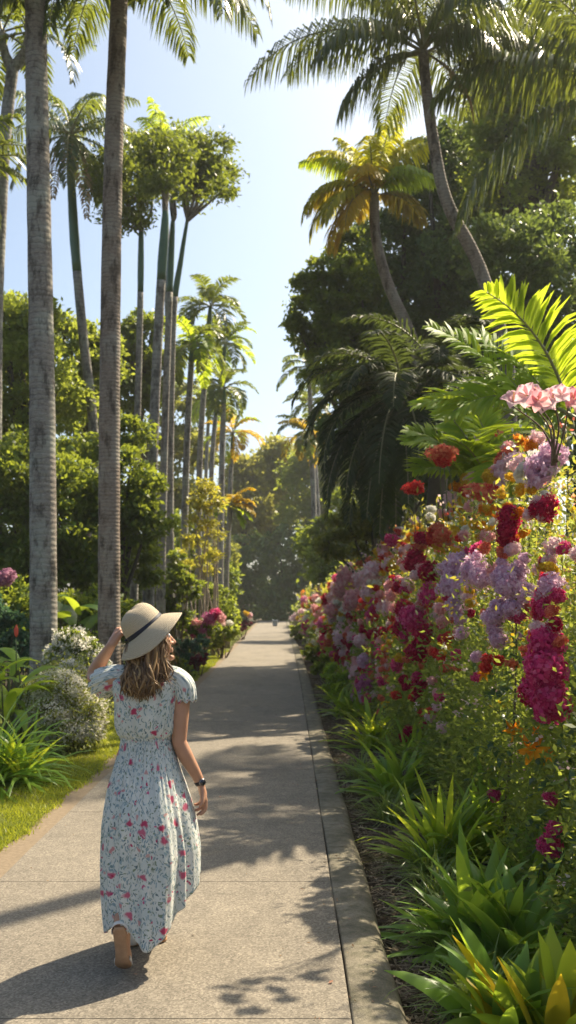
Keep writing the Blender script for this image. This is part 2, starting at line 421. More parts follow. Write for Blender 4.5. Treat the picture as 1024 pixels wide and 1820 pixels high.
wa = N(nt, 'VectorMath', operation='MULTIPLY_ADD'); L(nt, wb.outputs['Color'], wa.inputs[0]); wa.inputs[1].default_value = (.5, .5, 0); L(nt, v, wa.inputs[2])
ck = N(nt, 'TexVoronoi', feature='DISTANCE_TO_EDGE'); ck.voronoi_dimensions = '2D'; ck.inputs['Scale'].default_value = .42; L(nt, wa.outputs[0], ck.inputs['Vector'])
c = mixc(nt, mixc(nt, ramp(nt, noise(nt, v, .55, 2), [(.52, 0), (.60, 1)]), (0, 0, 0), ramp(nt, ck.outputs['Distance'], [(.0, .55), (.0022, 0)])), c, (.05, .043, .033))
c = mixc(nt, .8, c, sp, 'MULTIPLY')
fine = noise(nt, v, 260, 3, .6)
finish(nt, bsdf(nt, c, .78, .35, fine, .55, .006).outputs[0]); M['path'] = m

m, nt = mat('weathered kerb concrete')
v = coords(nt); big = noise(nt, v, 3.0, 7, .65); sp = noise(nt, v, 120, 4, .7); gr = noise(nt, v, 14, 5, .7)
c = mixc(nt, ramp(nt, big, [(.35, 0), (.65, 1)]), (.13, .115, .080), (.25, .22, .165))
c = mixc(nt, ramp(nt, gr, [(.45, 0), (.7, .8)]), c, (.075, .075, .045))
c = mixc(nt, .7, c, ramp(nt, sp, [(.3, .55), (.7, 1.35)]), 'MULTIPLY')
finish(nt, bsdf(nt, c, .85, .25, sp, .6, .008).outputs[0]); M['kerb'] = m
M['edging'] = plain('brown path edging', (.20, .155, .105), .9, .2, .4, 30, .5, .01)
M['joint'] = plain('dark joint', (.03, .027, .022), .95, .1)

PL, PR = -1.74, .255                                # path edges
g = G(); joints = 5.72 + 1.87 * np.arange(-4, 42)
for a, b in zip(joints[:-1], joints[1:]):
    a2, b2 = a + .003, b - .003
    ys = np.linspace(a2, b2, 4); bl = .004
    V = []
    for y in ys:
        dy = bl if y in (ys[0], ys[-1]) else 0
        V += [[PL + bend(y), y, .0], [PL + bend(y), y, .015 - dy], [PL + .01 + bend(y), y, .016 - dy]]
        V += [[PL + (PR - PL) * u + bend(y), y, .016 - dy] for u in (.25, .5, .75)]
        V += [[PR - .01 + bend(y), y, .016 - dy], [PR + bend(y), y, .015 - dy - .002], [PR + bend(y), y, -.03]]
    V = np.array(V); nu = 9
    g.add(V, [grid_faces(nu, 4, False)])
    for row in (0, 3):
        W = V[row * nu:(row + 1) * nu]; W2 = W.copy(); W2[:, 2] = -.03
        g.add(np.concatenate([W, W2]), [grid_faces(nu, 2, False)])
setting(obj('path', g.data('path', M['path'], smooth=False)))
strip('path_bed', lambda y: PL - .02 + bend(y), lambda y: PR + .03 + bend(y), -1.7, 82, -.012, M['joint'])
# kerb: flush with the path, rounded down into the bed
g = G(); prof = [(.006, -.05), (.006, .006), (.016, .014), (.10, .017), (.165, .014), (.205, .002), (.228, -.03), (.238, -.13)]
kj = np.arange(-1.9, 82, 2.8)
for a, b in zip(kj[:-1], kj[1:]):
    ys = np.linspace(a + .004, b - .004, 12)
    V = np.array([[PR + x + bend(y) + .004 * math.sin(y * 3.1 + x * 9), y, z + .003 * math.sin(y * 2.3)] for y in ys for x, z in prof])
    g.add(V, [grid_faces(len(prof), len(ys), False)])
setting(obj('kerb', g.data('kerb', M['kerb'])))
# left edging strip and lawn
def jag(y): return .035 * math.sin(y * 2.9) + .03 * math.sin(y * 7.3 + 1) + .05 * math.sin(y * .83)
strip('path_edging', lambda y: PL - .20 + bend(y) + .10 * jag(y), lambda y: PL - .004 + bend(y), -1.7, 82, .006, M['edging'], 300)
m, nt = mat('lawn soil')
v = coords(nt); a = noise(nt, v, 1.1, 6, .6); b = noise(nt, v, 40, 5, .7)
c = mixc(nt, b, (.055, .075, .012), (.13, .14, .022)); c = mixc(nt, ramp(nt, a, [(.55, 0), (.66, .8)]), c, (.14, .10, .05))
finish(nt, bsdf(nt, c, .95, .1, b, .6, .02).outputs[0]); M['lawn'] = m
strip('lawn', lambda y: -4.6 + bend(y), lambda y: PL - .17 + bend(y) + .5 * jag(y), -1.7, 60, .012, M['lawn'], 300, 12, .004)
n = 120000
Y = 4.5 + (rng.random(n) ** 1.6) * 27; X = PL - .15 + bend(Y) + np.array([.6 * jag(y) for y in Y]) + .02 * rng.normal(size=n) - rng.random(n) * np.clip(.55 + .09 * Y, 0, 1.7)
bare = (np.sin(X * 5.1 + 1) * np.sin(Y * 3.7) + .5 * np.sin(X * 11 + Y * 7)) > .95
Y, X = Y[~bare], X[~bare]; n = len(X)
h = .018 + .026 * rng.random(n); a = rng.random(n) * 2 * PI; ww = .0022 + .0018 * rng.random(n) + .00018 * Y
dx, dy = np.cos(a) * ww, np.sin(a) * ww; lx, ly = rng.normal(size=n) * .018, rng.normal(size=n) * .018
V = np.stack([np.stack([X - dx, Y - dy, 0 * X + .008], -1), np.stack([X + dx, Y + dy, 0 * X + .008], -1), np.stack([X + lx, Y + ly, .01 + h], -1)], 1).reshape(-1, 3)
o = obj('grass', mesh_data('grass', V, [np.arange(3 * n).reshape(-1, 3)], M['grass'])); setting(o, 'stuff')

# bits blown onto the path
M['bits'] = leafmat('fallen bits', [(.06, .035, .02), (.16, .10, .05), (.30, .12, .10)], .2, (.3, .2, .1), rough=.8)
n = 420
Y = 3.4 + 26 * rng.random(n) ** 1.7; X = PL + (PR + .18 - PL) * np.where(rng.random(n) < .55, 1 - np.abs(rng.normal(size=n)) * .12, np.where(rng.random(n) < .5, np.abs(rng.normal(size=n)) * .10, rng.random(n))); X = np.clip(X, PL - .1, PR + .2) + bend(Y)
V, q = leaves(np.stack([X, Y, .026 + .004 * rng.random(n)], -1), .024, rng, None, .45, jit=.7); V[:, 2] = .0185 + .4 * np.clip(V[:, 2] - .02, 0, .012)
setting(obj('fallen_leaves', mesh_data('fallen_leaves', V, [q], M['bits'])), 'stuff')

# mulch bed on the right and its litter
m, nt = mat('mulch')
v = coords(nt); a = noise(nt, v, 26, 7, .75); b = noise(nt, v, 3, 5, .6)
c = mixc(nt, ramp(nt, a, [(.3, 0), (.7, 1)]), (.030, .024, .016), (.13, .10, .070)); c = mixc(nt, ramp(nt, b, [(.5, 0), (.7, .6)]), c, (.15, .12, .085))
finish(nt, bsdf(nt, c, .95, .1, a, .9, .05).outputs[0]); M['mulch'] = m
strip('mulch_bed', lambda y: PR + .21 + bend(y), lambda y: 3.6 + bend(y), -1.7, 70, -.075, M['mulch'], 260, 16, .010)
M['litter'] = leafmat('dry litter', [(.05, .035, .022), (.13, .10, .065), (.27, .22, .15)], .1, (.2, .15, .08), rough=.8)
n = 15000
Y = 3.2 + 18 * rng.random(n) ** 1.8; X = PR + .24 + bend(Y) + np.abs(rng.normal(size=n)) * .35
P = np.stack([X, Y, -.066 + .012 * rng.random(n)], -1)
d = nrm(np.concatenate([rng.normal(size=(n, 2)), .12 * rng.normal(size=(n, 1))], 1)); s = nrm(np.cross(d, np.array([0, 0, 1.]) + .4 * rng.normal(size=(n, 3))))
l = (.010 + .055 * rng.random(n) ** 2.2)[:, None]; ww = (.002 + .006 * rng.random(n))[:, None]; up = np.array([0, 0, 1.])
V = np.stack([P - d * l, P + s * ww + up * .006, P + d * l + up * .004, P - s * ww + up * .004], 1).reshape(-1, 3)
setting(obj('leaf_litter', mesh_data('leaf_litter', V, [np.arange(4 * n).reshape(-1, 4)], M['litter'])), 'stuff')

# ------------------------------------------------------------------ palms
def world_curve(pix, n=40):
    return curve([at(x, y, Y) for x, y, Y in pix], n)

def palm(name, label, cat, pix, rad, bark, group=None, shaft=0., rg=None, flare=1.6, sides=14):
    """trunk through (px, py, depth) points, base first; returns root and crown point (local)"""
    P = world_curve(pix, 46)
    base = P[0].copy(); base[2] = -.1
    if P[0, 2] > 0: P = np.concatenate([[base], P])
    root = thing(name, label, cat, base, group)
    Q = P - base; s = np.linspace(0, 1, len(Q))
    r = np.interp(s, [0, .04, .12, 1], [rad[0] * flare, rad[0] * (1 + .35 * (flare - 1)), rad[0], rad[1]])
    r = r * (1 + .018 * np.sin(np.arange(len(Q)) * 2.3))
    if shaft:
        k = int(len(Q) * (1 - shaft))
        V, fs, uv = tube(Q[:k + 1], r[:k + 1], sides); g = G().add(V, fs, 0, uv); obj('trunk', g.data('trunk', bark), root)
        rs = r[k:] * np.interp(np.linspace(0, 1, len(Q) - k), [0, .15, 1], [1.0, 1.12, .7])
        V, fs, uv = tube(Q[k:], rs, sides); g = G().add(V, fs, 0, uv); obj('crownshaft', g.data('crownshaft', M['crownshaft']), root)
    else:
        V, fs, uv = tube(Q, r, sides); g = G().add(V, fs, 0, uv); obj('trunk', g.data('trunk', bark), root)
    return root, Q[-1]

def add_frond(root, base, mat_, rg, rib='rachis', **k):
    g = frond(base, rg=rg, **k)
    return obj('frond', g.data('frond', [M[rib], M[mat_]]), root)

def crown_fronds(root, top, cnt, length, rg, mats, e0=(-10, 75), bnd=(60, 100), lmax=.5, yaw0=None, **k):
    for i in range(cnt):
        u = (i + .5) / cnt
        yaw = 2 * PI * (i * .618 + .1 * rg.normal()) if yaw0 is None else yaw0 + 2 * PI * i / cnt
        e = R(e0[0] + (e0[1] - e0[0]) * u + 6 * rg.normal())
        b = R(bnd[0] + (bnd[1] - bnd[0]) * rg.random())
        add_frond(root, top, mats[i % len(mats)], rg, yaw=yaw, e0=e, length=length * (.85 + .3 * rg.random()), bend=b, lmax=lmax, **k)

def custom_fronds(root, top, rows, rg, lmax, mat_='frond', **k):
    for row in rows:
        yaw, e, ln, b = row[:4]; mm = row[4] if len(row) > 4 else mat_
        add_frond(root, np.array(top) + .03 * rg.normal(size=3), mm, rg, yaw=R(yaw), e0=R(e), length=ln, bend=R(b), lmax=lmax, **k)

rg = np.random.default_rng(11)
# two big trunks beside the path on the left
root, top = palm('palm_tree', 'thick grey ringed palm trunk rising behind the white flowering bush at the left edge', 'palm tree',
                 [(80, 1290, 13), (78, 1170, 13), (75, 700, 13), (68, 300, 13), (63, 0, 13), (60, -130, 13)], (.198, .125), M['palm_grey'], rg=rg)
custom_fronds(root, top, [(200, 5, 2.3, 80), (235, 0, 2.0, 85), (-40, 10, 2.1, 90), (-75, 5, 1.9, 90), (150, 15, 2.4, 80), (20, 25, 2.2, 95), (60, 40, 2.4, 80), (110, 40, 2.4, 80), (185, 50, 2.5, 80), (-10, 60, 2.5, 80), (280, 60, 2.3, 70)], rg, .66, 'frond', n=95, w=.036, hang=1.9)
root, top = palm('palm_tree', 'tall grey brown palm with drooping feathery fronds standing right behind the woman at the lawn', 'palm tree',
                 [(195, 1275, 14.1), (194, 1100, 14.1), (195, 700, 14.1), (201, 300, 14.1), (212, 0, 14.1), (215, -70, 14.1)], (.172, .115), M['palm_brown'], rg=rg)
custom_fronds(root, top, [(-8, 22, 2.85, 105), (-48, -6, 3.4, 72), (-62, 0, 2.9, 80), (-30, 5, 2.7, 85), (226, -4, 3.0, 78), (212, -5, 2.6, 78), (195, 15, 2.7, 100), (250, 15, 2.9, 95), (238, -20, 2.4, 65), (30, 30, 2.6, 90), (70, 35, 2.6, 90), (120, 35, 2.6, 90), (160, 35, 2.5, 90),
                          (0, 65, 2.6, 90), (90, 70, 2.6, 80), (180, 62, 2.6, 90), (-90, 60, 2.6, 90)], rg, .70, 'frond', n=90, w=.028, hang=1.9, rib='rachis_pale')
# slender leaning palm between them
root, top = palm('palm_tree', 'slender leaning palm with a dry frond hanging below its crown between the two thick trunks', 'palm tree',
                 [(172, 1000, 24), (166, 765, 24), (148, 600, 24), (133, 430, 24), (126, 300, 24), (125, 240, 24)], (.13, .10), M['palm_far'], rg=rg, shaft=.45, flare=1.2)
crown_fronds(root, top, 19, 2.2, rg, ['frond', 'frond', 'frond_royal'], (-40, 75), (60, 95), .55, n=60, w=.036, hang=1.7)
for y_, l_ in ((-60, 2.9), (-100, 2.3)):
    add_frond(root, top, 'frond_dead', rg, yaw=R(y_), e0=R(-45), length=l_, bend=R(40), lmax=.35, n=40, w=.04, hang=1.2)
# forked pale palm at the left edge
root, top = palm('palm_tree', 'pale palm with a forked trunk cut by the left edge of the view', 'palm tree',
                 [(-10, 1000, 20), (-8, 600, 20), (0, 390, 20), (9, 240, 20), (23, 118, 20)], (.15, .12), M['palm_far'], rg=rg, flare=1.2)
for end in ((4, 74), (52, 74)):
    b0 = Vector(root.location); p0 = at(23, 122, 20) - np.array(b0); p1 = at(*end, 20) - np.array(b0)
    V, fs, uv = tube(curve([p0, p0 * .45 + p1 * .55 + np.array([.04 * (1 if end[0] > 20 else -1), 0, 0]), p1 + np.array([0, 0, .2])], 10), np.linspace(.12, .07, 10), 10)
    g = G().add(V, fs, 0, uv); obj('fork', g.data('fork', M['palm_far']), root)
    crown_fronds(root, p1 + np.array([0, 0, .2]), 8, 1.9, rg, ['frond', 'frond_royal'], (-30, 75), (60, 95), .45, n=34, w=.05)
root, top = palm('palm_tree', 'palm mostly beyond the left edge, showing only its drooping frond tips', 'palm tree',
                 [(-75, 1100, 19), (-70, 700, 19), (-62, 300, 19)], (.15, .12), M['palm_far'], rg=rg)
crown_fronds(root, top, 14, 1.75, rg, ['frond', 'frond_royal'], (-40, 75), (60, 100), .5, n=40, w=.05)

# four slender trees that carry one umbrella-like canopy
UMB = [(212, 300, 36), (245, 268, 36), (290, 262, 40), (332, 266, 40), (368, 270, 34), (393, 305, 26), (400, 335, 20), (362, 322, 32), (312, 312, 38), (268, 315, 36), (238, 345, 30), (212, 350, 26), (238, 392, 24), (208, 395, 20), (345, 350, 24), (300, 285, 36), (185, 330, 22), (375, 300, 30), (330, 300, 34), (345, 318, 28), (285, 328, 26), (310, 340, 20), (320, 285, 30)]
ST = [('gently bowed green stemmed tree carrying the low left lobe of the umbrella canopy', [(238, 1085, 24), (243, 800, 24), (249, 560, 24), (251, 420, 24), (252, 400, 24)], .095),
      ('thickest straight slender tree, carrying the middle of the umbrella canopy', [(263, 1095, 22.5), (272, 800, 22.5), (284, 540, 22.5), (293, 400, 22.5), (294, 372, 22.5)], .13),
      ('slender grey and green tree touching the right side of the thickest slender one', [(286, 1060, 25), (292, 800, 25), (300, 560, 25), (306, 420, 25), (308, 385, 25)], .105),
      ('slender tree bending right near its top under the right lobe of the umbrella canopy', [(302, 1040, 26), (303, 800, 26), (309, 560, 26), (322, 460, 26), (334, 385, 26)], .10)]
rg = np.random.default_rng(5); jobs = {i: [] for i in range(4)}
for b in UMB:
    d = [abs(b[0] - s[1][-1][0]) + .35 * abs(b[1] - s[1][-1][1]) for s in ST]; jobs[int(np.argmin(d))].append(b)
for i, (lab, pix, r_) in enumerate(ST):
    root, top = palm('slender_tree', lab, 'tree', pix, (r_, r_ * .62), M['palm_far'], 'slender trees under one umbrella canopy', shaft=.44, flare=1.25)
    base = np.array(root.location); Y0 = pix[-1][2]; blobs = []; g = G()
    for (x, y, r) in [(x_, y_, r_ * 1.1) for x_, y_, r_ in jobs[i]]:
        c = at(x, y, Y0 + rg.normal() * .7) - base; rr = r * Y0 / F
        blobs.append((c[0], c[1], c[2], rr * 1.3, rr * 1.3, rr * .55))
        mid = top * .5 + c * .5 + np.array([0, 0, -.12]) + .08 * rg.normal(size=3)
        V, fs, uv = tube(curve([top - np.array([0, 0, .1]), mid, c], 8), np.linspace(.055, .018, 8), 6); g.add(V, fs, 0, uv)
    obj('branches', g.data('branches', M['palm_brown']), root)
    V, q = clumps(blobs, 330, .13, rg, .24, .6, leaf_per=40, aspect=.42)
    obj('crown', mesh_data('crown', V, [q], M['leaf_umb']), root)

# yellow crowned palm behind the canopy
root, top = palm('palm_tree', 'palm with yellow green fronds peeking out above the umbrella canopy', 'palm tree', [(302, 1050, 32), (300, 600, 32), (290, 262, 32)], (.14, .10), M['palm_far'], rg=rg)
crown_fronds(root, top, 12, 1.7, rg, ['frond_lime', 'frond_royal', 'frond_lime'], (0, 80), (50, 90), .45, n=40, w=.05, hang=1.2)

# avenue of royal palms receding on the left
ROY = [('royal palm with a low yellow green crown right beside the slender trees', [(326, 1040, 30), (332, 800, 30), (342, 610, 30)], .115, 1.55, ['frond_lime', 'frond_royal']),
       ('royal palm with the tallest dark green crown standing clear against the sky in the avenue', [(352, 1060, 34), (356, 800, 34), (374, 545, 34)], .115, 1.6, ['frond_royal']),
       ('royal palm just right of the tallest one, its crown half overlapping it', [(372, 1060, 40), (378, 800, 40), (401, 610, 40)], .11, 1.7, ['frond_royal', 'frond_royal', 'frond_lime']),
       ('pale trunked royal palm at the right end of the avenue, fronds curling over the path', [(391, 1060, 38), (394, 850, 38), (398, 690, 38)], .13, 1.75, ['frond_royal']),
       ('small distant palm with golden fronds at the end of the avenue', [(404, 1070, 46), (408, 900, 46), (414, 770, 46)], .12, 1.7, ['frond_yellow', 'frond_lime', 'frond_yellow']),
       ('thin distant palm between the tallest and the pale trunked royal palms, crown low and yellowish', [(360, 1060, 50), (366, 850, 50), (372, 715, 50)], .11, 1.9, ['frond_lime', 'frond_royal'])]
for lab, pix, r_, ln, mats in ROY:
    root, top = palm('royal_palm', lab, 'palm tree', pix, (r_, r_ * .8), M['palm_far'], 'royal palms in the left avenue', rg=rg, shaft=.10, flare=1.3)
    crown_fronds(root, top, 15, ln, rg, mats, (-35, 82), (70, 130), .42, n=40, w=.055, hang=.5, lift=.35)

# small palms with golden paddle-like fronds beside the avenue
root, top = palm('fan_palm', 'low palm with broad golden fronds leaning over the far left edge of the path', 'palm tree', [(402, 1075, 33), (404, 980, 33), (410, 900, 33)], (.09, .07), M['palm_far'], rg=rg)
for yw, e, ln, b, mm in ((-10, 45, 1.0, 100, 'frond_yellow'), (-30, 15, 1.0, 70, 'frond_yellow'), (10, -5, .9, 60, 'frond_lime'), (-20, -40, .9, 40, 'frond_lime'), (190, 40, .9, 90, 'frond_yellow'), (80, 60, 1.1, 80, 'frond_yellow'), (20, 75, 1.2, 90, 'frond_yellow'), (230, 10, .9, 80, 'frond_lime'), (0, 20, 1.0, 90, 'frond_yellow')):
    add_frond(root, top, mm, rg, yaw=R(yw), e0=R(e), length=ln, bend=R(b), lmax=.34, n=26, w=.10, hang=.4)

# ------------------------------------------------------------------ right-hand palms
root, top = palm('coconut_palm', 'tall curving coconut palm with wide feathery fronds, its crown at the top of the view', 'palm tree',
                 [(905, 960, 16), (905, 700, 16), (893, 605, 16), (850, 470, 16), (795, 360, 16), (772, 260, 16), (757, 150, 16), (752, 92, 16)], (.125, .085), M['palm_brown'], rg=rg)
custom_fronds(root, top, [(176, 32, 3.3, 88), (150, 48, 3.0, 95), (192, -12, 1.9, 60), (205, 20, 2.3, 80), (-5, 28, 2.2, 70), (-40, 10, 1.7, 70), (15, 55, 2.6, 90), (165, 66, 3.0, 80), (120, 75, 3.0, 70), (80, 80, 2.8, 60), (40, 68, 2.9, 80),
                          (-80, 70, 2.4, 80), (200, 68, 2.9, 80), (-30, 62, 2.7, 85), (60, 35, 2.4, 85), (100, 30, 2.4, 85), (-60, 35, 2.0, 85), (250, 45, 2.2, 85)], rg, .92, 'frond', n=92, w=.026, hang=2.8)
add_frond(root, top, 'frond_dead', rg, yaw=R(-20), e0=R(-35), length=1.6, bend=R(50), lmax=.3, n=50, w=.025, hang=1.4)
add_frond(root, top, 'frond', rg, yaw=R(215), e0=R(-20), length=1.7, bend=R(40), lmax=.35, n=50, w=.022, hang=1.4)

root, top = palm('palm_tree', 'palm with glowing yellow and orange fronds left of the curving coconut palm', 'palm tree',
                 [(760, 960, 22), (750, 700, 22), (733, 605, 22), (690, 505, 22), (668, 420, 22), (665, 345, 22)], (.15, .11), M['palm_brown'], rg=rg)
custom_fronds(root, top, [(185, 28, 2.1, 112, 'frond_gold'), (172, 8, 2.1, 95, 'frond_gold'), (200, -20, 1.9, 72, 'frond_yellow'), (215, 5, 1.9, 90, 'frond_gold'), (190, -35, 1.7, 50, 'frond_yellow'), (162, 42, 2.0, 112, 'frond_olive'), (230, -10, 1.7, 80, 'frond_yellow'),
                          (175, 55, 2.0, 70, 'frond_lime'), (70, 82, 1.9, 35, 'frond_lime'), (10, 76, 1.9, 55, 'frond_gold'), (140, 78, 1.9, 45, 'frond_gold'), (-60, 80, 1.9, 45, 'frond_gold'), (-20, 66, 1.8, 70, 'frond_gold'), (0, 48, 1.7, 85, 'frond_lime'), (-40, 42, 1.6, 90, 'frond_lime'), (30, 25, 1.6, 90, 'frond_olive'),
                          (100, 40, 1.8, 90, 'frond_olive'), (-100, 62, 1.7, 80, 'frond_gold'), (195, 66, 1.9, 90, 'frond_gold'), (250, 40, 1.6, 90, 'frond_yellow')], rg, .62, n=76, w=.042, hang=1.5)

root, top = palm('coconut_palm', 'palm rooted beyond the right edge, sending heavy dark fronds into the view', 'palm tree',
                 [(1180, 1000, 15.5), (1160, 600, 15.5), (1125, 300, 15.5), (1105, 165, 15.5)], (.17, .12), M['palm_brown'], rg=rg)
custom_fronds(root, top, [(180, 30, 3.3, 72), (186, -12, 3.75, 62), (160, 60, 3.4, 100), (200, 62, 2.7, 60), (80, 60, 2.4, 90), (0, 40, 2.6, 90), (-40, 35, 2.6, 90), (-80, 50, 2.3, 85),
                          (0, 70, 2.4, 80)], rg, 1.05, 'frond', n=100, w=.036, hang=2.4, roll=0.0)

root, top = palm('palm_tree', 'tall slim palm beyond the right edge, casting the thin trunk shadow over the path', 'palm tree',
                 [(1160, 1230, 11), (1150, 700, 11), (1142, 100, 11), (1140, -800, 11)], (.13, .11), M['palm_grey'], rg=rg)
crown_fronds(root, top, 10, 2.2, rg, ['frond'], (-10, 70), (70, 100), .5, n=40, w=.05, hang=1.5)
# dark date palm behind the flower bank
root, top = palm('date_palm', 'dark bushy date palm drooping over the far flower bank in the shade', 'palm tree',
                 [(700, 1050, 16), (702, 930, 16), (706, 800, 16), (712, 700, 16)], (.15, .15), M['bark'], rg=rg)
for yw, e, ln, b in ((185, 25, 1.7, 120), (195, 10, 1.9, 100), (175, 45, 1.8, 120), (200, -20, 1.8, 65), (210, -5, 2.0, 90), (225, -25, 2.1, 60), (190, -40, 2.2, 45), (215, -45, 2.2, 40), (235, -40, 2.4, 45), (250, -20, 2.2, 65), (270, -35, 2.1, 50),
                     (160, 10, 1.8, 100), (165, -25, 1.8, 60), (150, 35, 1.8, 110), (180, 65, 1.7, 110), (230, 40, 1.6, 110), (260, 25, 1.7, 100), (290, -10, 1.7, 80), (310, 30, 1.6, 100), (0, 40, 1.6, 100), (40, 60, 1.6, 90), (90, 60, 1.7, 90), (120, 50, 1.7, 100), (240, 70, 1.5, 100), (205, -60, 1.9, 25), (228, -62, 2.2, 22), (245, -55, 2.3, 30), (262, -60, 2.1, 25), (215, -25, 2.2, 60), (198, -48, 2.1, 40), (275, -10, 2.0, 80), (330, 0, 1.6, 90), (20, 10, 1.6, 90)):
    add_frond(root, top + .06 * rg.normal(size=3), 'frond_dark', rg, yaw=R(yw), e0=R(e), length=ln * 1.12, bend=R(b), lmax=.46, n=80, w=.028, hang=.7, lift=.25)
root, top = palm('date_palm', 'second dark palm with arching fronds between the date palm and the coconut trunk', 'palm tree',
                 [(770, 1000, 17), (780, 800, 17), (775, 665, 17)], (.17, .17), M['bark'], rg=rg)
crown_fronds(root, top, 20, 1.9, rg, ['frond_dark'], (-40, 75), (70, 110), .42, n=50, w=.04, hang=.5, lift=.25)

# distant palms on the right side of the sky gap
for lab, pix, ln, mats in (('distant palm with grey green fronds in the sky gap, highest of the far right palms', [(560, 1050, 46), (556, 800, 46), (548, 650, 46)], 1.9, ['frond_royal']),
                           ('distant low palm with orange tinged fronds at the foot of the sky gap', [(560, 1050, 44), (556, 850, 44), (545, 770, 44)], 1.9, ['frond_royal', 'frond_olive', 'frond_yellow']),
                           ('distant palm just below the highest far right palm', [(572, 1050, 50), (562, 850, 50), (550, 715, 50)], 1.8, ['frond_royal'])):
    root, top = palm('palm_tree', lab, 'palm tree', pix, (.12, .10), M['palm_far'], 'distant palms right of the sky gap', rg=rg)
    crown_fronds(root, top, 14, ln, rg, mats, (-25, 80), (70, 125), .45, n=34, w=.07, hang=.6)

# lime areca palms above the flower bank
rg = np.random.default_rng(21)
def areca(label, pxc, pyc, Y, rows, fs_=1.35):
    base = at(pxc, pyc, Y); base[2] = -.1
    root = thing('areca_palm', label, 'palm tree', base, 'lime green areca palms above the flowers')
    tops = []
    for i, (yw, e, ln, b, zt, ox, roll) in enumerate(rows):
        p0 = np.array([ox * .5, .1 * rg.normal(), 0]); p1 = np.array([ox, .1 * rg.normal(), zt])
        V, fs, uv = tube(curve([p0, (p0 + p1) / 2 + .02 * rg.normal(size=3), p1], 10), np.linspace(.03, .018, 10), 7)
        g = G().add(V, fs, 0, uv); obj('cane', g.data('cane', M['stem']), root)
        add_frond(root, p1, 'frond_lime', rg, yaw=R(yw), e0=R(e), length=ln * fs_, bend=R(b), lmax=.38 * fs_, n=50, w=.046, hang=.45, vee=.30, sweep=.75, petiole=.16, lift=.1, roll=roll)
areca('areca palm with glowing lime fronds arching in from the right edge of the view', 1015, 900, 9.3, [(178, 55, 1.35, 75, 3.1, .1, .5), (150, 75, 1.4, 60, 3.2, .0, .4), (184, 32, 1.0, 70, 3.55, .05, .6), (190, 12, .8, 60, 3.15, .1, .4), (120, 50, 1.2, 80, 3.1, .1, .3), (20, 60, 1.2, 80, 2.9, .25, .3), (200, 80, 1.3, 60, 3.35, .05, -.4), (172, 68, 1.5, 45, 3.0, -.05, .6)])
areca('smaller areca palm with an upright lime fan behind the tall coral flower head', 872, 900, 10.5, [(160, 74, 1.15, 35, 2.97, .0, .7), (184, 50, 1.0, 55, 3.07, .0, .5), (196, 36, .8, 55, 3.02, -.05, .5), (172, 62, 1.1, 50, 2.92, .0, .6), (30, 65, .9, 60, 2.82, .1, .3), (100, 75, 1.0, 60, 2.82, .05, .3), (225, 66, .8, 60, 2.92, .0, .3), (-20, 60, .8, 60, 2.72, .1, .3), (150, 85, 1.1, 30, 2.92, .1, .5)], 1.1)

HAZE = .0006
m = bpy.data.materials.new('thin air'); m.use_nodes = True; nt = m.node_tree; nt.nodes.clear()
pv = nt.nodes.new('ShaderNodeVolumePrincipled'); pv.inputs['Density'].default_value = HAZE; pv.inputs['Color'].default_value = (.92, .93, .94, 1); pv.inputs['Anisotropy'].default_value = .35
o_ = nt.nodes.new('ShaderNodeOutputMaterial'); L(nt, pv.outputs[0], o_.inputs['Volume'])
g = G(); x0, x1, y0, y1, zb, zt = -250, 250, -250, 250, -1.2, 24
g.add([[x0, y0, zb], [x1, y0, zb], [x1, y1, zb], [x0, y1, zb], [x0, y0, zt], [x1, y0, zt], [x1, y1, zt], [x0, y1, zt]], [[[3, 2, 1, 0], [4, 5, 6, 7], [0, 1, 5, 4], [1, 2, 6, 5], [2, 3, 7, 6], [3, 0, 4, 7]]])
if HAZE: setting(obj('haze', g.data('haze', m, smooth=False)), 'stuff')
SC.cycles.volume_bounces = 1
